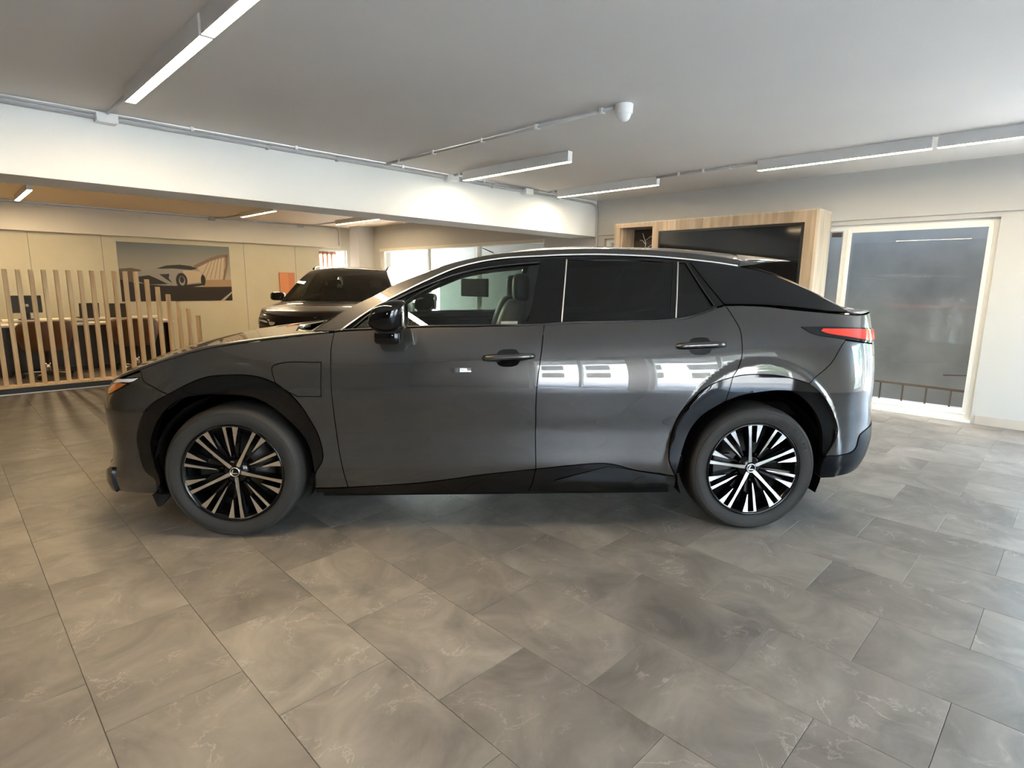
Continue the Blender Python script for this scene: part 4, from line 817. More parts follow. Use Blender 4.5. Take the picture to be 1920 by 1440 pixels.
# spoiler: thin blade carrying on from the roof
last = roof_rows[-1]; tip = [(1.86+.04*(1-(abs(p_[1])/.56)**2)-.20*(abs(p_[1])/.56)**4, p_[1]*.90, 1.522+.012*(1-(abs(p_[1])/.56)**2)) for p_ in last]
rows = []
for t_ in np.linspace(0, 1, 8): rows.append([tuple(np.array(a_)*(1-t_)+np.array(b2)*t_+np.array([0, 0, .006*math.sin(math.pi*t_)])) for a_, b2 in zip(last, tip)])
sp_top = rows; under = [[(x-.02*i/7, y, z-.050*(1-i/7)-.004) for x, y, z in r] for i, r in enumerate(rows)]
loft('roof_spoiler', rows+under[::-1], M['paint'], car)
for s_ in (1, -1):        # end plates closing the spoiler down to the cant rail
    a_ = SK(1.3701, 1.4798, 'green')+np.array([0, -.006, 0]); b2 = E_[-1]; c_ = np.array(tip[0]); V = [a_, b2, c_, c_-np.array([.012, 0, .010]), (a_+c_)/2-np.array([0, .004, .006])]
    V = [np.array([x, y*s_, z]) for x, y, z in V]; V += [v+np.array([0, .02*s_, 0]) for v in V]
    mesh_obj('spoiler_end_plate', V, [(0, 1, 2, 3, 4), (9, 8, 7, 6, 5), (0, 5, 6, 1), (1, 6, 7, 2), (2, 7, 8, 3), (3, 8, 9, 4), (4, 9, 5, 0)], M['paint'], car)
dpt = spline(SEAM['DPT'], .03); ED = SK(dpt[:, 0], dpt[:, 1], 'green')+SK.normal(dpt[:, 0], dpt[:, 1], 'green')*.004
xcd = ED[:, 0]+np.interp(ED[:, 0], [1.37, 2.03], [.20, .22]); zcd = ED[:, 2]+np.interp(ED[:, 0], [1.37, 1.55, 2.03], [.02, .03, .012])
rg = cross_rows(ED, xcd, zcd); loft('rear_glass', rg, M['dark_glass'], car)
loft('spoiler_base', [[(x, y*.985, z-.02) for x, y, z in last], [(x, y, z) for x, y, z in rg[0]]], M['satin_black'], car)
def edge(q): return SK(np.array(q), SK.zbelt(np.array(q))-.001)
qs = np.concatenate([np.linspace(-.90, -2.0, 26), np.linspace(-2.0, SK.qmin+.02, 26)[1:]]); EH = edge(qs)
HC = ([-2.34, -2.28, -2.2, -2.1, -1.95, -1.75, -1.57, -1.35, -1.2], [.775, .800, .845, .895, .952, 1.008, 1.046, 1.072, 1.082])
xh = np.interp(qs, [SK.qmin, -2.45, -2.2, -1.9, -1.4, -.90], [-2.325, -2.30, -2.25, -2.10, -1.68, -1.24]); zh = pchip(xh, *HC)
loft('bonnet', cross_rows(EH, xh, zh, 14, 3.0), M['paint'], car, .01)
qd = np.linspace(2.0, SK.qmax-.02, 26); EDk = SK(qd, SK.zbelt(qd)-.001+.014*sstep((qd-2.1)/.15))
loft('tailgate_deck', cross_rows(EDk, np.maximum(EDk[:, 0], np.interp(qd, [2.0, 2.5, SK.qmax], [2.18, 2.34, 2.375])), EDk[:, 2]+.012), M['paint'], car, .01)
# shoulder ledge under the rear pillar panel
ql = np.linspace(1.22, 2.06, 30); A_ = SK(ql, SK.zbelt(ql)-.001); B_ = SK(ql, SK.zbelt(ql)+.004, 'green')+np.array([0, .03, 0])
for s_ in (1, -1):
    V, F = grid_geo([[tuple(a_*np.array([1, s_, 1])), tuple(b2*np.array([1, s_, 1]))] for a_, b2 in zip(A_, B_)]); mesh_obj('shoulder_ledge', V, F, M['paint'], car, True)
# cowl, wipers
cw = cross_rows(E_[:1]+np.array([[-.005, .02, -.02]]), [-1.215], [1.035])[0]; cw2 = [(x-.10, y*.99, z-.015) for x, y, z in cw]; loft('cowl', [cw2, [(x-.05, y, z+.004) for x, y, z in cw], cw], M['matt_black'], car)
for y0, y1 in ((-.62, .0), (-.02, .60)):
    tube('wiper', [(-1.14, y0, 1.085), (-1.22, (y0+y1)/2, 1.085), (-1.245, y1, 1.075)], .009, M['matt_black'], car, 6)

# --- lamps
tl = loop_of('TLU', [(2.195, 1.140), (2.5, 1.138), (SK.qmax, 1.138)], [(SK.qmax, 1.138), (SK.qmax, 1.075)], [(SK.qmax, 1.075), (2.4, 1.068), (2.088, 1.065)], 'TLL')
tlo = put('tail_lamp', merge(*(lambda g: (g, mirrored(g)))(panel_geo(SK, tl, off=.005, depth=.015, gap=0.))), M['lens_black'], car)
tr = loop_of('TLR', [(2.214, 1.130), (2.5, 1.128), (SK.qmax, 1.128)], [(SK.qmax, 1.128), (SK.qmax, 1.085)], [(SK.qmax, 1.085), (2.4, 1.078), (2.1375, 1.072)], 'TLR2')
put('red_lens', merge(*(lambda g: (g, mirrored(g)))(panel_geo(SK, tr, off=.009, depth=.008, gap=0.))), M['lens_red'], tlo)
hl = loop_of([(-1.957, .8736), (-2.03, .8706), (-2.20, .8478), (-2.287, .822)], [(-2.287, .822), (-2.40, .790)], [(-2.40, .760), (-2.275, .7593)], [(-2.275, .759), (-2.18, .7585), (-2.076, .8046), (-1.994, .8548), (-1.957, .8736)])
HLs = both('headlamp', panel_geo(SK, hl, off=.004, depth=.015, gap=0.), M['lens_black'], PA)
for p_, s_ in zip(HLs, (0, 1)):
    for nm, L, mm in (('running_lamp', [(-1.9646, .8719), (-2.09, .8610), (-2.2016, .8463), (-2.2356, .8242), (-2.10, .842), (-1.9937, .8548)], 'lens_white'), ('indicator_lens', [(-2.0526, .8365), (-2.1837, .8209), (-2.2133, .7818), (-2.1752, .7623), (-2.083, .8084)], 'lens_amber')):
        g = panel_geo(SK, loop_of(L+[L[0]], step=.01), off=.008, depth=.006, gap=0., grid=.012); put(nm, g if s_ == 0 else mirrored(g), M[mm], p_)
gr = loop_of([(-2.42, .28), (SK.qmin, .27)], [(SK.qmin, .27), (SK.qmin, .50)], [(SK.qmin, .50), (-2.50, .48), (-2.42, .28)])
put('lower_grille', merge(*(lambda g: (g, mirrored(g)))(panel_geo(SK, gr, off=.004, depth=.01, gap=0.))), M['matt_black'], car)
lipf = loop_of([(-2.10, .214), (-2.3, .204), (SK.qmin, .20)], [(SK.qmin, .20), (SK.qmin, .25)], [(SK.qmin, .25), (-2.36, .255), (-2.22, .33), (-2.17, .345), (-2.10, .214)])
put('front_lip', merge(*(lambda g: (g, mirrored(g)))(panel_geo(SK, lipf, off=.012, depth=.03, gap=0.))), M['gloss_black'], car)
for s_ in (-1, 1):       # small deflectors ahead of the front wheels
    prism('air_deflector', [(-1.86, .235), (-1.765, .235), (-1.78, .215), (-1.825, .165), (-1.84, .17)], s_*.87-.02, s_*.87+.02, M['matt_black'], car)

# --- handles
def handle(q, z, side, parent):
    c0 = SK(q, z); sl = .045
    def pt(dx, dz, o_):
        qq = q+dx; zz = z+dz+sl*dx; p_ = SK(qq, zz)+SK.normal(qq, zz)*o_; return (float(p_[0]), float(p_[1])*(1 if side < 0 else -1), float(p_[2]))
    def plate(name, L, o0, o1, m):
        n = len(L); V = [pt(a_, b2, o0) for a_, b2 in L]+[pt(a_, b2, o1) for a_, b2 in L]; F = [tuple(range(n, 2*n))]+[(i, (i+1) % n, n+(i+1) % n, n+i) for i in range(n)]
        if side > 0: F = [f[::-1] for f in F]
        return mesh_obj(name, V, F, m, parent)
    L = [(-.142, 0), (-.135, .014), (-.10, .018), (-.062, .020), (-.052, .036), (-.03, .042), (.015, .042), (.04, .038), (.055, .020), (.10, .018), (.135, .014), (.142, 0), (.135, -.014), (.09, -.018), (.06, -.022), (.045, -.042), (.015, -.050), (-.03, -.048), (-.055, -.038), (-.068, -.020), (-.10, -.018), (-.135, -.014)]
    plate('handle_recess', L, -.004, .0015, M['gloss_black'])
    rows = []
    for t_ in np.linspace(-1, 1, 25):
        o_ = .018*(1-abs(t_)**6)+.004; hh = .0125*(1-abs(t_)**8)**.5+.001
        rows.append([pt(.135*t_, hh*math.cos(a_), o_+.009*math.sin(a_)*(1-abs(t_)**8)) for a_ in np.linspace(0, 2*math.pi, 13)])
    V, F = grid_geo(rows); mesh_obj('handle', V, F if side > 0 else [f[::-1] for f in F], M['paint'], parent, True)
for i, s_ in enumerate((-1, 1)): handle(.0415, .9857, s_, DF[i]); handle(1.0792, 1.0511, s_, DR_[i])

# --- mirrors
def superblob(name, c0, rad, e, m, parent, nu=28, nv=16, warp=None):
    def f(v, k): return math.copysign(abs(v)**k, v)
    rows = []
    for i in range(nv+1):
        ph = -math.pi/2+math.pi*i/nv; r = []
        for j in range(nu+1):
            th = 2*math.pi*j/nu; p_ = [rad[0]*f(math.cos(ph), e)*f(math.cos(th), e), rad[1]*f(math.cos(ph), e)*f(math.sin(th), e), rad[2]*f(math.sin(ph), e)]
            if warp: p_ = warp(*p_)
            r.append((c0[0]+p_[0], c0[1]+p_[1], c0[2]+p_[2]))
        rows.append(r)
    V, F = grid_geo(rows); return mesh_obj(name, V, F, m, parent, True)
for s_ in (-1, 1):
    mr = superblob('door_mirror', (-.560, s_*1.02, 1.205), (.088, .105, .078), .62, M['gloss_black'], car, warp=lambda x, y, z: (x+.25*z-.02*(y/.1)**2, y, z*(1-.25*(x < 0)*min(1, abs(x)/.09))))
    superblob('mirror_base', (-.575, s_*.955, 1.098), (.070, .075, .040), .45, M['gloss_black'], mr); superblob('mirror_neck', (-.575, s_*.985, 1.14), (.060, .05, .03), .6, M['matt_black'], mr)
    superblob('mirror_face', (-.485, s_*1.02, 1.205), (.012, .085, .062), .6, M['mirror'], mr)
    superblob('indicator_strip', (-.628, s_*1.035, 1.185), (.02, .07, .006), .7, M['bezel'], mr)

# --- wheels
def build_wheel(prefix_parent, loc, side, rot, lettered, detail=True):
    def P2(r, a_, y): return (r*math.sin(a_), y, r*math.cos(a_))
    hub = lathe('wheel', [(.262, .00), (.268, -.004), (.268, -.014), (.258, -.02), (.248, .03), (.235, .12), (.248, .20), (.262, .205)], M['rim_black'], prefix_parent, 64, 'Y')
    hub.location = loc; hub.rotation_euler = (0, 0, 0 if side < 0 else math.pi)
    ty = [(.262, .0), (.270, -.012), (.285, -.020), (.310, -.026), (.332, -.024), (.348, -.012), (.357, .006), (WR, .03), (WR, .09), (WR, .16), (.357, .195), (.345, .212), (.31, .222), (.27, .212), (.262, .20)]
    def tyre_z(V): return V
    t_ = lathe('tyre', ty, M['rubber'], hub, 80, 'Y')
    me = t_.data
    for v in me.vertices:                       # flattened contact patch
        if v.co.z < -.348: v.co.z = -.348-(abs(v.co.z)-.348)*.5
    for r_, y_ in ((.2725, -.0155), (.333, -.0245)): lathe('tyre_rib', [(r_-.002, y_), (r_, y_-.0022), (r_+.002, y_)], M['rubber'], hub, 64, 'Y')
    lathe('brake_disc', [(.06, .085), (.185, .085), (.185, .105), (.06, .105)], M['disc'], hub, 48, 'Y'); lathe('hub_face', [(0, .02), (.055, .02), (.075, .045), (.085, .10), (0, .10)], M['rim_black'], hub, 32, 'Y')
    lathe('rim_back', [(.0, .115), (.245, .115)], M['matt_black'], hub, 48, 'Y')
    bm = bmesh.new(); add_box(bm, -.20, -.10, .06, .12, -.07, .07, .012); bm_obj('brake_caliper', bm, M['disc'], hub)
    R_ = .2605
    def blade(poly, y0, y1):
        n = len(poly); V = [P2(r, a_, y0(r)) for r, a_ in poly]+[P2(r*.995, a_, y1(r)) for r, a_ in poly]
        return V, [tuple(range(n))]+[(i, n+i, n+(i+1) % n, (i+1) % n) for i in range(n)]
    face = lambda r: -.006+.030*(1-(r/R_))**1.5; back = lambda r: .035+.03*(1-r/R_)
    sign = 1 if side < 0 else -1
    for k in range(10):
        a0 = rot+k*math.pi/5; lng = k % 2 == 0
        polys = []
        wr = .0085 if lng else .0075
        if lng: main = [(.030, a0-.30), (.050, a0-.21), (.075, a0-.125), (.12, a0-.068), (.19, a0-.040), (R_, a0-wr/R_*1.25), (R_, a0+wr/R_*1.25), (.19, a0+.036), (.12, a0+.056), (.075, a0+.105), (.050, a0+.19), (.030, a0+.30)]
        else: main = [(.085, a0-.03), (.16, a0-.045), (R_, a0-.035), (R_, a0+.030), (.16, a0+.030), (.10, a0+.015)]
        wedge = [(R_, a0+.170), (R_-.008, a0+.165), (.165, a0+.205), (.150, a0+.215), (.155, a0+.235), (.20, a0+.262), (R_, a0+.290)]
        linkp = [(R_, a0), (R_, a0+.05), (R_, a0+.10), (R_, a0+.15), (R_, a0+.20), (R_-.010, a0+.20), (R_-.008, a0+.15), (R_-.008, a0+.10), (R_-.008, a0+.05), (R_-.010, a0)]
        V = []; F = []; fm = []
        for pl in (main, wedge, linkp):
            pl = [(r, a_) for r, a_ in pl]; v, f = blade(pl, face, back); n = len(V); V += v; F += [tuple(i+n for i in q) for q in f]; fm += [0]+[1]*(len(f)-1)
        bm = bmesh.new(); vs_ = [bm.verts.new(v) for v in V]
        for f, m_ in zip(F, fm):
            try:
                ff = bm.faces.new([vs_[i] for i in f]); ff.material_index = m_
            except ValueError: pass
        bmesh.ops.recalc_face_normals(bm, faces=bm.faces)
        for f in bm.faces:
            if f.material_index == 0 and f.normal.y > 0: f.normal_flip()
        bm_obj('spoke', bm, [M['rim_silver'], M['rim_black']], hub)
        # black secondary ribs behind the bright faces
        V = []; F = []
        for aa in (a0+.23, a0-.02):
            v, f = blade([(.07, aa-.06), (.24, aa-.05), (.24, aa+.05), (.07, aa+.06)], lambda r: .028+.02*(1-r/R_), lambda r: .06); n = len(V); V += v; F += [tuple(i+n for i in q) for q in f]
        mesh_obj('spoke_rib', V, [f[::-1] for f in F], M['rim_black'], hub)
    cap = lathe('centre_cap', [(0, .012), (.026, .012), (.030, .015), (.033, .022), (.034, .04)], M['rim_black'], hub, 32, 'Y')
    lathe('emblem_ring', [(.021, .0115), (.0225, .0085), (.025, .0085), (.0265, .0115)], M['chrome'], hub, 32, 'Y')
    emb = [(-.010, .014), (-.004, .016), (-.010, -.004), (.012, -.004), (.018, -.011), (-.016, -.011), (-.020, -.006)]
    prism('emblem', [(x*.95, z*.95) for x, z in emb], .0085, .0125, M['chrome'], hub)
    lathe('valve', [(0, -.022), (.004, -.022), (.004, -.012), (0, -.012)], M['paper'], hub, 8, 'Y', (-.215, 0, .17) if rot > .2 else (.05, 0, -.30))
    if lettered:
        V = []; F = []
        dg = None
        for i, ch in enumerate('DUNLOP'):
            cu = bpy.data.curves.new('letter', 'FONT'); cu.body = ch; cu.size = .040; cu.align_x = 'CENTER'; cu.extrude = .0012
            to = bpy.data.objects.new('letter', cu); COL.objects.link(to); dg = bpy.context.evaluated_depsgraph_get(); me2 = to.evaluated_get(dg).to_mesh()
            a_ = math.radians(28+i*8.2); n = len(V)
            for v in me2.vertices:
                r = .296+v.co.y*.95; an = a_+v.co.x*1.1/.31; V.append(P2(r, an, -.0285+.004*abs(r-.31)/.03-v.co.z))
            F += [tuple(n+i2 for i2 in p_.vertices) for p_ in me2.polygons]
            to.to_mesh_clear() if hasattr(to, 'to_mesh_clear') else None
            bpy.data.objects.remove(to); bpy.data.curves.remove(cu)
        mesh_obj('sidewall_lettering', V, F, M['letter'], hub)
        mk = [(.298, -.10), (.312, -.06), (.325, -.02), (.312, .0), (.325, .04), (.318, .09), (.304, .10), (.298, .02)]
        mesh_obj('sidewall_mark', [P2(r, a_, -.029) for r, a_ in mk], [tuple(range(len(mk)))], M['letter'], hub)
    return hub
YW = -.905
for x, rot in ((-WX, math.radians(-43)), (WX, math.radians(-8))):
    for s_ in (-1, 1): build_wheel(car, (x, s_*abs(YW), WZ), s_, rot, s_ < 0 and x > 0)
# wheel housings and underbody
for x in (-WX, WX):
    for s_ in (-1, 1):
        V = []; F = []; n = 26
        for k in range(n+1):
            a_ = math.radians(-22+224*k/n); r = .425 if x > 0 else .415
            for y in (.885, .55): V.append((x+r*math.cos(a_), s_*y, .365+r*math.sin(a_)))
        for k in range(n): F.append((2*k, 2*k+1, 2*k+3, 2*k+2))
        nn = len(V); V.append((x, s_*.55, .365)); F += [(nn, 2*k+1, 2*k+3) for k in range(n)]
        mesh_obj('wheel_housing', V, F, M['shell'], car, True)
boxes('underbody', [(-.98, .98, -.82, .82, .19, .30), (-2.15, -1.86, -.6, .6, .22, .40), (1.86, 2.2, -.6, .6, .28, .45), (-1.86, 1.86, -.5, .5, .22, .34)], M['shell'], car, bev=.01)

# --- interior
def seat(x, y):
    s_ = superblob('front_seat', (x+.0, y, .66), (.27, .25, .10), .5, M['seat'], car)
    superblob('backrest', (x+.30, y, .95), (.075, .24, .33), .5, M['seat'], s_, warp=lambda a_, b2, c_: (a_+.28*c_, b2*(1-.25*max(0, c_)/.33), c_))
    superblob('headrest', (x+.42, y, 1.345), (.05, .125, .085), .55, M['seat'], s_)
for y in (-.37, .37): seat(-.28, y)
rs = superblob('rear_bench', (.98, 0, .68), (.28, .62, .10), .4, M['seat'], car); superblob('backrest', (1.30, 0, 1.0), (.08, .60, .32), .4, M['seat'], rs, warp=lambda a_, b2, c_: (a_+.3*c_, b2, c_))
for y in (-.36, .36): superblob('headrest', (1.42, y, 1.36), (.05, .12, .07), .55, M['seat'], rs)
db = superblob('dashboard', (-.92, 0, .93), (.24, .70, .15), .4, M['dash'], car); superblob('display', (-.72, 0, 1.03), (.012, .19, .07), .3, M['screen'], db)
superblob('instrument_hood', (-.74, -.37, 1.09), (.10, .17, .05), .5, M['dash'], db)
sw = tube('steering_wheel', [(-.52+.05*math.cos(a_)*.4, -.37+.18*math.sin(a_), .98+.17*math.cos(a_)) for a_ in np.linspace(0, 2*math.pi, 29)], .016, M['dash'], car, 8); superblob('wheel_boss', (-.54, -.37, .98), (.03, .08, .05), .6, M['dash'], sw); tube('column', [(-.55, -.37, .98), (-.80, -.37, .95)], .035, M['dash'], sw, 8)
for y in (-1, 1): tube('wheel_spoke', [(-.535, -.37, .975), (-.525, -.37+y*.17, .985)], .012, M['dash'], sw, 6)
superblob('centre_console', (-.25, 0, .72), (.55, .12, .16), .35, M['dash'], car); superblob('interior_mirror', (-.52, 0, 1.36), (.015, .12, .035), .5, M['bezel'], car)
boxes('cabin_floor', [(-1.0, 1.4, -.8, .8, .30, .40)], M['shell'], car); boxes('load_floor', [(1.35, 2.2, -.70, .70, .62, .70)], M['shell'], car, bev=.01)
boxes('parcel_shelf', [(1.42, 2.0, -.68, .68, 1.12, 1.14)], M['seat'], car)
for s_ in (-1, 1): superblob('roof_pillar_trim', (.28, s_*.70, 1.30), (.05, .03, .24), .4, M['headliner'], car, warp=lambda a_, b2, c_: (a_+.18*c_, b2-s_*.55*c_, c_))
st_ = SK(np.array([-.0, .09, .09, -.0]), np.array([1.155, 1.157, 1.172, 1.170]), 'green')+np.array([0, -.0065, 0])
mesh_obj('window_sticker', [tuple(v) for v in st_], [(0, 1, 2, 3)], mat('sticker_print', (.16, .17, .17), .5), car)
# ================================================================== BLACK CAR (parked in the back room, facing the camera)
def green2(x, z): return .862-(z-1.08)*.48-.14*(z-1.08)**2-.05*sstep((x-1.0)/1.2)-.03*sstep((-.3-x)/.8)
ZB2 = ([-3.0, -2.6, -2.3, -2.1, -1.9, -1.6, -1.3, -1.0, -.8, 0, .6, 1.1, 1.5, 2.0, 2.4, 3.0], [.90, .905, .92, .945, .975, 1.005, 1.03, 1.05, 1.065, 1.10, 1.125, 1.15, 1.17, 1.17, 1.165, 1.16])
N2 = ([.15, .25, .4, .6, .8, .9, .98], [-2.22, -2.26, -2.28, -2.29, -2.28, -2.25, -2.18]); T2 = ([.2, .3, .5, .8, 1.0, 1.2], [2.28, 2.33, 2.37, 2.37, 2.34, 2.28])
SK2 = Skin(-1.345, 1.345, (-1.45, .84, 4.0, 2.0), (1.5, .86, 4.2, 2.0), ZB2, N2, T2, green2, .932, lambda x: .008+.02*sstep((x-1.0)/.5), (.022, .022), kz=.78, kdrop=.06)
car2 = empty('car', (4.993, 8.826, 0), math.radians(49.5)); tag(car2, 'black sport utility car behind the grey one, facing the camera', 'car')
C2 = (car2, car2)
def arch(xc, r, z0, rev=False, n=11):
    a0 = math.asin((z0-.36)/r); L = [(xc+r*math.cos(a_), .36+r*math.sin(a_)) for a_ in np.linspace(math.pi-a0, a0, n)]; return L[::-1] if rev else L
def zl(q0, q1, n=14): return [(q, float(SK2.zbelt(q))-.002) for q in np.linspace(q0, q1, n)]
AFa, ARa = arch(-1.345, .44, .27), arch(1.345, .44, .27)
def part2(name, L, m, **k): return both(name, panel_geo(SK2, loop_of(*L), grid=.05, **k), M[m], C2)
topF = AFa[5]
part2('front_fender', [AFa[5:], [AFa[-1], (-.72, .27)], [(-.72, .27), (-.74, .7), (-.74, 1.068)], zl(-.74, -1.75), [(-1.75, .985), topF]], 'black_paint')
part2('front_door', [[(-.72, .27), (.28, .29)], [(.28, .29), (.26, .7), (.30, 1.11)], zl(.30, -.74), [(-.74, 1.068), (-.74, .7), (-.72, .27)]], 'black_paint')
part2('rear_door', [[(.28, .29), (ARa[0][0], .27)], ARa[:5], [ARa[4], (1.28, .95), (1.25, 1.158)], zl(1.25, .30), [(.30, 1.11), (.26, .7), (.28, .29)]], 'black_paint')
part2('quarter_panel', [ARa[4:], [ARa[-1], (1.95, .30)], [(1.95, .30), (2.05, 1.165)], zl(2.05, 1.25), [(1.25, 1.158), (1.28, .95), ARa[4]]], 'black_paint')
def whole2(name, L, m, **k): g = panel_geo(SK2, loop_of(*L), grid=.05, **k); return put(name, merge(g, mirrored(g)), M[m], car2)
whole2('front_bumper', [[topF, (-1.75, .985)], zl(-1.75, SK2.qmin), [(SK2.qmin, .898), (SK2.qmin, .22)], [(SK2.qmin, .22), (-1.80, .24)], AFa[:6]], 'black_paint')
whole2('tailgate', [[(1.95, .30), (SK2.qmax, .30)], [(SK2.qmax, .30), (SK2.qmax, 1.158)], zl(SK2.qmax, 2.05), [(2.05, 1.165), (1.95, .30)]], 'black_paint')
whole2('grille', [[(-2.38, .36), (SK2.qmin, .34)], [(SK2.qmin, .34), (SK2.qmin, .84)], [(SK2.qmin, .84), (-2.50, .84)], [(-2.50, .84), (-2.46, .62), (-2.38, .36)]], 'matt_black', off=.006, gap=0.)
part2('side_sill', [[(-.90, .265), (.90, .265)], [(.90, .265), (.88, .19)], [(.88, .19), (-.88, .19)], [(-.88, .19), (-.90, .265)]], 'matt_black', off=.004, depth=.04)
part2('arch_cladding', [arch(-1.345, .475, .27), arch(-1.345, .43, .27, True)], 'matt_black', off=.006, depth=.04); part2('arch_cladding', [arch(1.345, .475, .27), arch(1.345, .43, .27, True)], 'matt_black', off=.006, depth=.04)
H2 = part2('headlamp', [[(-1.80, .865), (-2.0, .885), (-2.2, .87), (-2.36, .83)], [(-2.36, .83), (-2.30, .775)], [(-2.30, .775), (-2.1, .79), (-1.92, .80), (-1.80, .865)]], 'lens_black', off=.006, gap=0.)
for p_, s_ in zip(H2, (0, 1)):
    for nm, L, mm in (('running_lamp', [(-1.90, .845), (-2.06, .852), (-2.2, .84), (-2.22, .826), (-2.06, .838), (-1.91, .834)], 'lens_white'), ('reflector', [(-2.24, .835), (-2.34, .825), (-2.32, .80), (-2.26, .795)], 'silver')):
        g = panel_geo(SK2, loop_of(L+[L[0]], step=.012), off=.010, depth=.006, gap=0., grid=.02); put(nm, g if s_ == 0 else mirrored(g), M[mm], p_)
# greenhouse
RU2 = [(-1.02, 1.075), (-.85, 1.17), (-.60, 1.31), (-.35, 1.44), (-.12, 1.525), (.10, 1.555), (.5, 1.572), (1.0, 1.567), (1.5, 1.54), (1.85, 1.50)]
RL2 = [(-.90, 1.072), (-.74, 1.16), (-.50, 1.30), (-.28, 1.42), (-.06, 1.50), (.14, 1.527), (.5, 1.543), (1.0, 1.538), (1.5, 1.508), (1.85, 1.465)]
wf2 = loop_of([(-.72, 1.10), (-.48, 1.26), (-.25, 1.40), (-.02, 1.48), (.26, 1.51)], [(.26, 1.51), (.24, 1.115)], [(.24, 1.115), (-.72, 1.09)]); wr2 = loop_of([(.34, 1.51), (.7, 1.52), (1.06, 1.51)], [(1.06, 1.51), (1.18, 1.165)], [(1.18, 1.165), (.34, 1.125)], [(.34, 1.125), (.34, 1.51)]); wq2 = loop_of([(1.14, 1.50), (1.45, 1.47)], [(1.45, 1.47), (1.62, 1.30)], [(1.62, 1.30), (1.26, 1.19)], [(1.26, 1.19), (1.14, 1.50)])
tr2 = loop_of(RL2, [(1.85, 1.465), (2.0, 1.172)], [(q, float(SK2.zbelt(q))+.002) for q in np.linspace(2.0, -.90, 30)])
both('window_surround', panel_geo(SK2, tr2, [wf2, wr2, wq2], 'green', depth=.02, gap=0., grid=.05), M['gloss_black'], C2)
for nm, w_, mm in (('front_side_glass', wf2, 'clear_glass'), ('rear_side_glass', wr2, 'dark_glass'), ('quarter_glass', wq2, 'dark_glass')): both(nm, panel_geo(SK2, w_, (), 'green', off=-.005, depth=.004, gap=-.003, grid=.06), M[mm], C2)
both('cant_rail', panel_geo(SK2, loop_of(RL2, [RL2[-1], RU2[-1]], RU2[::-1], [RU2[0], RL2[0]]), (), 'green', off=.006, depth=.03, gap=0., grid=.04), M['black_paint'], C2)
up2 = spline(RU2, .04); E2 = SK2(up2[:, 0], up2[:, 1], 'green')+SK2.normal(up2[:, 0], up2[:, 1], 'green')*.006; x2 = E2[:, 0]
xc2 = x2+np.interp(x2, [-1.02, -.12, .4, 1.85], [-.18, -.12, 0, .10]); zc2 = E2[:, 2]+np.interp(x2, [-1.02, -.5, -.12, .5, 1.85], [.012, .03, .045, .05, .04])
kk = int(np.argmin(np.abs(x2+.12)))
loft('windscreen', cross_rows(E2[:kk+1], xc2[:kk+1], zc2[:kk+1], 12), M['shield_dark'], car2); rr2 = cross_rows(E2[kk:], xc2[kk:], zc2[kk:], 12); loft('roof', rr2, M['black_paint'], car2, .01); loft('headliner', [[(x, y*.97, z-.04) for x, y, z in r] for r in rr2], M['headliner'], car2)
bk = rr2[-1]; loft('rear_glass', [bk, [(x+.16, y*1.05, z-.17) for x, y, z in bk], [(x+.28, y*1.08, min(z-.33, 1.175)) for x, y, z in bk]], M['dark_glass'], car2)
qs2 = np.concatenate([np.linspace(-.98, -1.9, 18), np.linspace(-1.9, SK2.qmin+.02, 22)[1:]]); EB = SK2(qs2, SK2.zbelt(qs2)-.001); xb = np.interp(qs2, [SK2.qmin, -2.4, -2.1, -1.8, -1.3, -.98], [-2.24, -2.235, -2.18, -1.95, -1.5, -1.2]); zb_ = np.interp(xb, [-2.25, -2.15, -1.9, -1.6, -1.2], [.90, .965, 1.02, 1.05, 1.075])
loft('bonnet', cross_rows(EB, xb, zb_, 12, 2.6), M['black_paint'], car2, .01)
qd3 = np.linspace(1.95, SK2.qmax-.02, 16); ED3 = SK2(qd3, SK2.zbelt(qd3)-.001); loft('rear_deck', cross_rows(ED3, np.maximum(ED3[:, 0], 2.2), ED3[:, 2]+.005, 8), M['black_paint'], car2, .01)
cw = cross_rows(E2[:1]+np.array([[-.005, .02, -.01]]), [-1.19], [1.082])[0]; loft('cowl', [[(x-.09, y, z-.014) for x, y, z in cw], cw], M['matt_black'], car2)
for s_ in (-1, 1):
    L = [(-.02, s_*.60, 1.565), (.10, s_*.60, 1.60), (.5, s_*.595, 1.618), (1.0, s_*.585, 1.612), (1.4, s_*.57, 1.585), (1.5, s_*.56, 1.565)]; tube('roof_rail', [tuple(p_) for p_ in spline(L, .05)], .016, M['bezel'], car2, 8)
    mr = superblob('door_mirror', (-.70, s_*.985, 1.135), (.075, .105, .066), .62, M['black_paint'], car2, 20, 12, warp=lambda x, y, z: (x+.2*z, y, z)); superblob('mirror_arm', (-.70, s_*.885, 1.085), (.04, .06, .02), .6, M['matt_black'], mr, 12, 8); superblob('mirror_face', (-.635, s_*.985, 1.135), (.01, .088, .052), .6, M['mirror'], mr, 16, 8)
    superblob('front_seat', (.0, s_*.36, .66), (.26, .24, .10), .5, M['seat'], car2, 16, 8); superblob('seat_back', (.28, s_*.36, .95), (.08, .23, .32), .5, M['seat'], car2, 16, 8, warp=lambda a_, b2, c_: (a_+.26*c_, b2, c_)); superblob('headrest', (.40, s_*.36, 1.33), (.05, .12, .08), .55, M['seat'], car2, 16, 8)
superblob('rear_bench', (1.2, 0, .95), (.15, .60, .34), .4, M['seat'], car2, 20, 8)
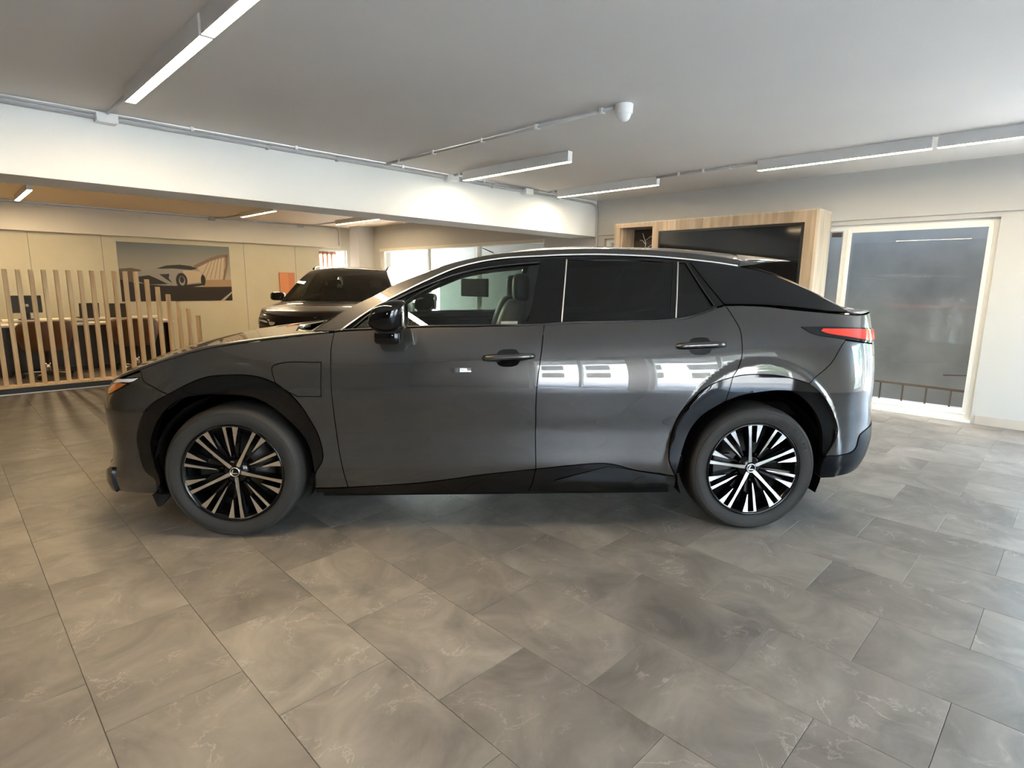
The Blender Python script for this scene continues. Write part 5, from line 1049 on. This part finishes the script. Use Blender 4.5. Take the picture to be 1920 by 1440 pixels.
superblob('dashboard', (-.88, 0, .95), (.22, .68, .11), .4, M['dash'], car2, 20, 8); tube('steering_wheel', [(-.52+.06*math.cos(a_), -.36+.18*math.sin(a_), .98+.16*math.cos(a_)) for a_ in np.linspace(0, 2*math.pi, 21)], .015, M['dash'], car2, 6)
tg = mesh_obj('price_card', [(-.62, .10, 1.275), (-.62, .02, 1.275), (-.58, .02, 1.33), (-.58, .10, 1.33)], [(0, 1, 2, 3)], M['paper'], car2)
for x in (-1.345, 1.345):
    for s_ in (-1, 1):
        V = []; F = []; n = 20
        for k in range(n+1):
            a_ = math.radians(-18+216*k/n)
            for y in (.88, .55): V.append((x+.42*math.cos(a_), s_*y, .36+.42*math.sin(a_)))
        for k in range(n): F.append((2*k, 2*k+1, 2*k+3, 2*k+2))
        nn = len(V); V.append((x, s_*.55, .36)); F += [(nn, 2*k+1, 2*k+3) for k in range(n)]
        mesh_obj('wheel_housing', V, F, M['shell'], car2, True)
boxes('underbody', [(-.92, .92, -.80, .80, .20, .32), (-2.1, 2.15, -.5, .5, .22, .40)], M['shell'], car2, bev=.01)
inner2 = loop_of([(-.9, .28), (.9, .28)], arch(1.345, .45, .30), [(1.80, .30), (SK2.qmax, .34)], [(SK2.qmax, .34), (SK2.qmax, 1.12)], [(SK2.qmax, 1.12), (1.0, 1.11), (-.8, 1.03), (-1.7, .95), (SK2.qmin, .86)], [(SK2.qmin, .86), (SK2.qmin, .26)], [(SK2.qmin, .26), (-1.80, .30)], arch(-1.345, .45, .30), step=.04)
both('inner_panel', panel_geo(SK2, inner2, off=-.02, depth=.03, grid=.08), M['shell'], C2)
# wheels: copies of the grey car's wheel, scaled a little
def copy_tree(o, parent):
    c_ = o.copy(); link(c_, parent)
    for ch in list(o.children): copy_tree(ch, c_)
    return c_
src = [o for o in car.children if o.name.startswith('wheel') and 'housing' not in o.name]
for o in src[:4]:
    c_ = copy_tree(o, car2); c_.location = (math.copysign(1.345, o.location.x), math.copysign(.90, o.location.y), WZ)
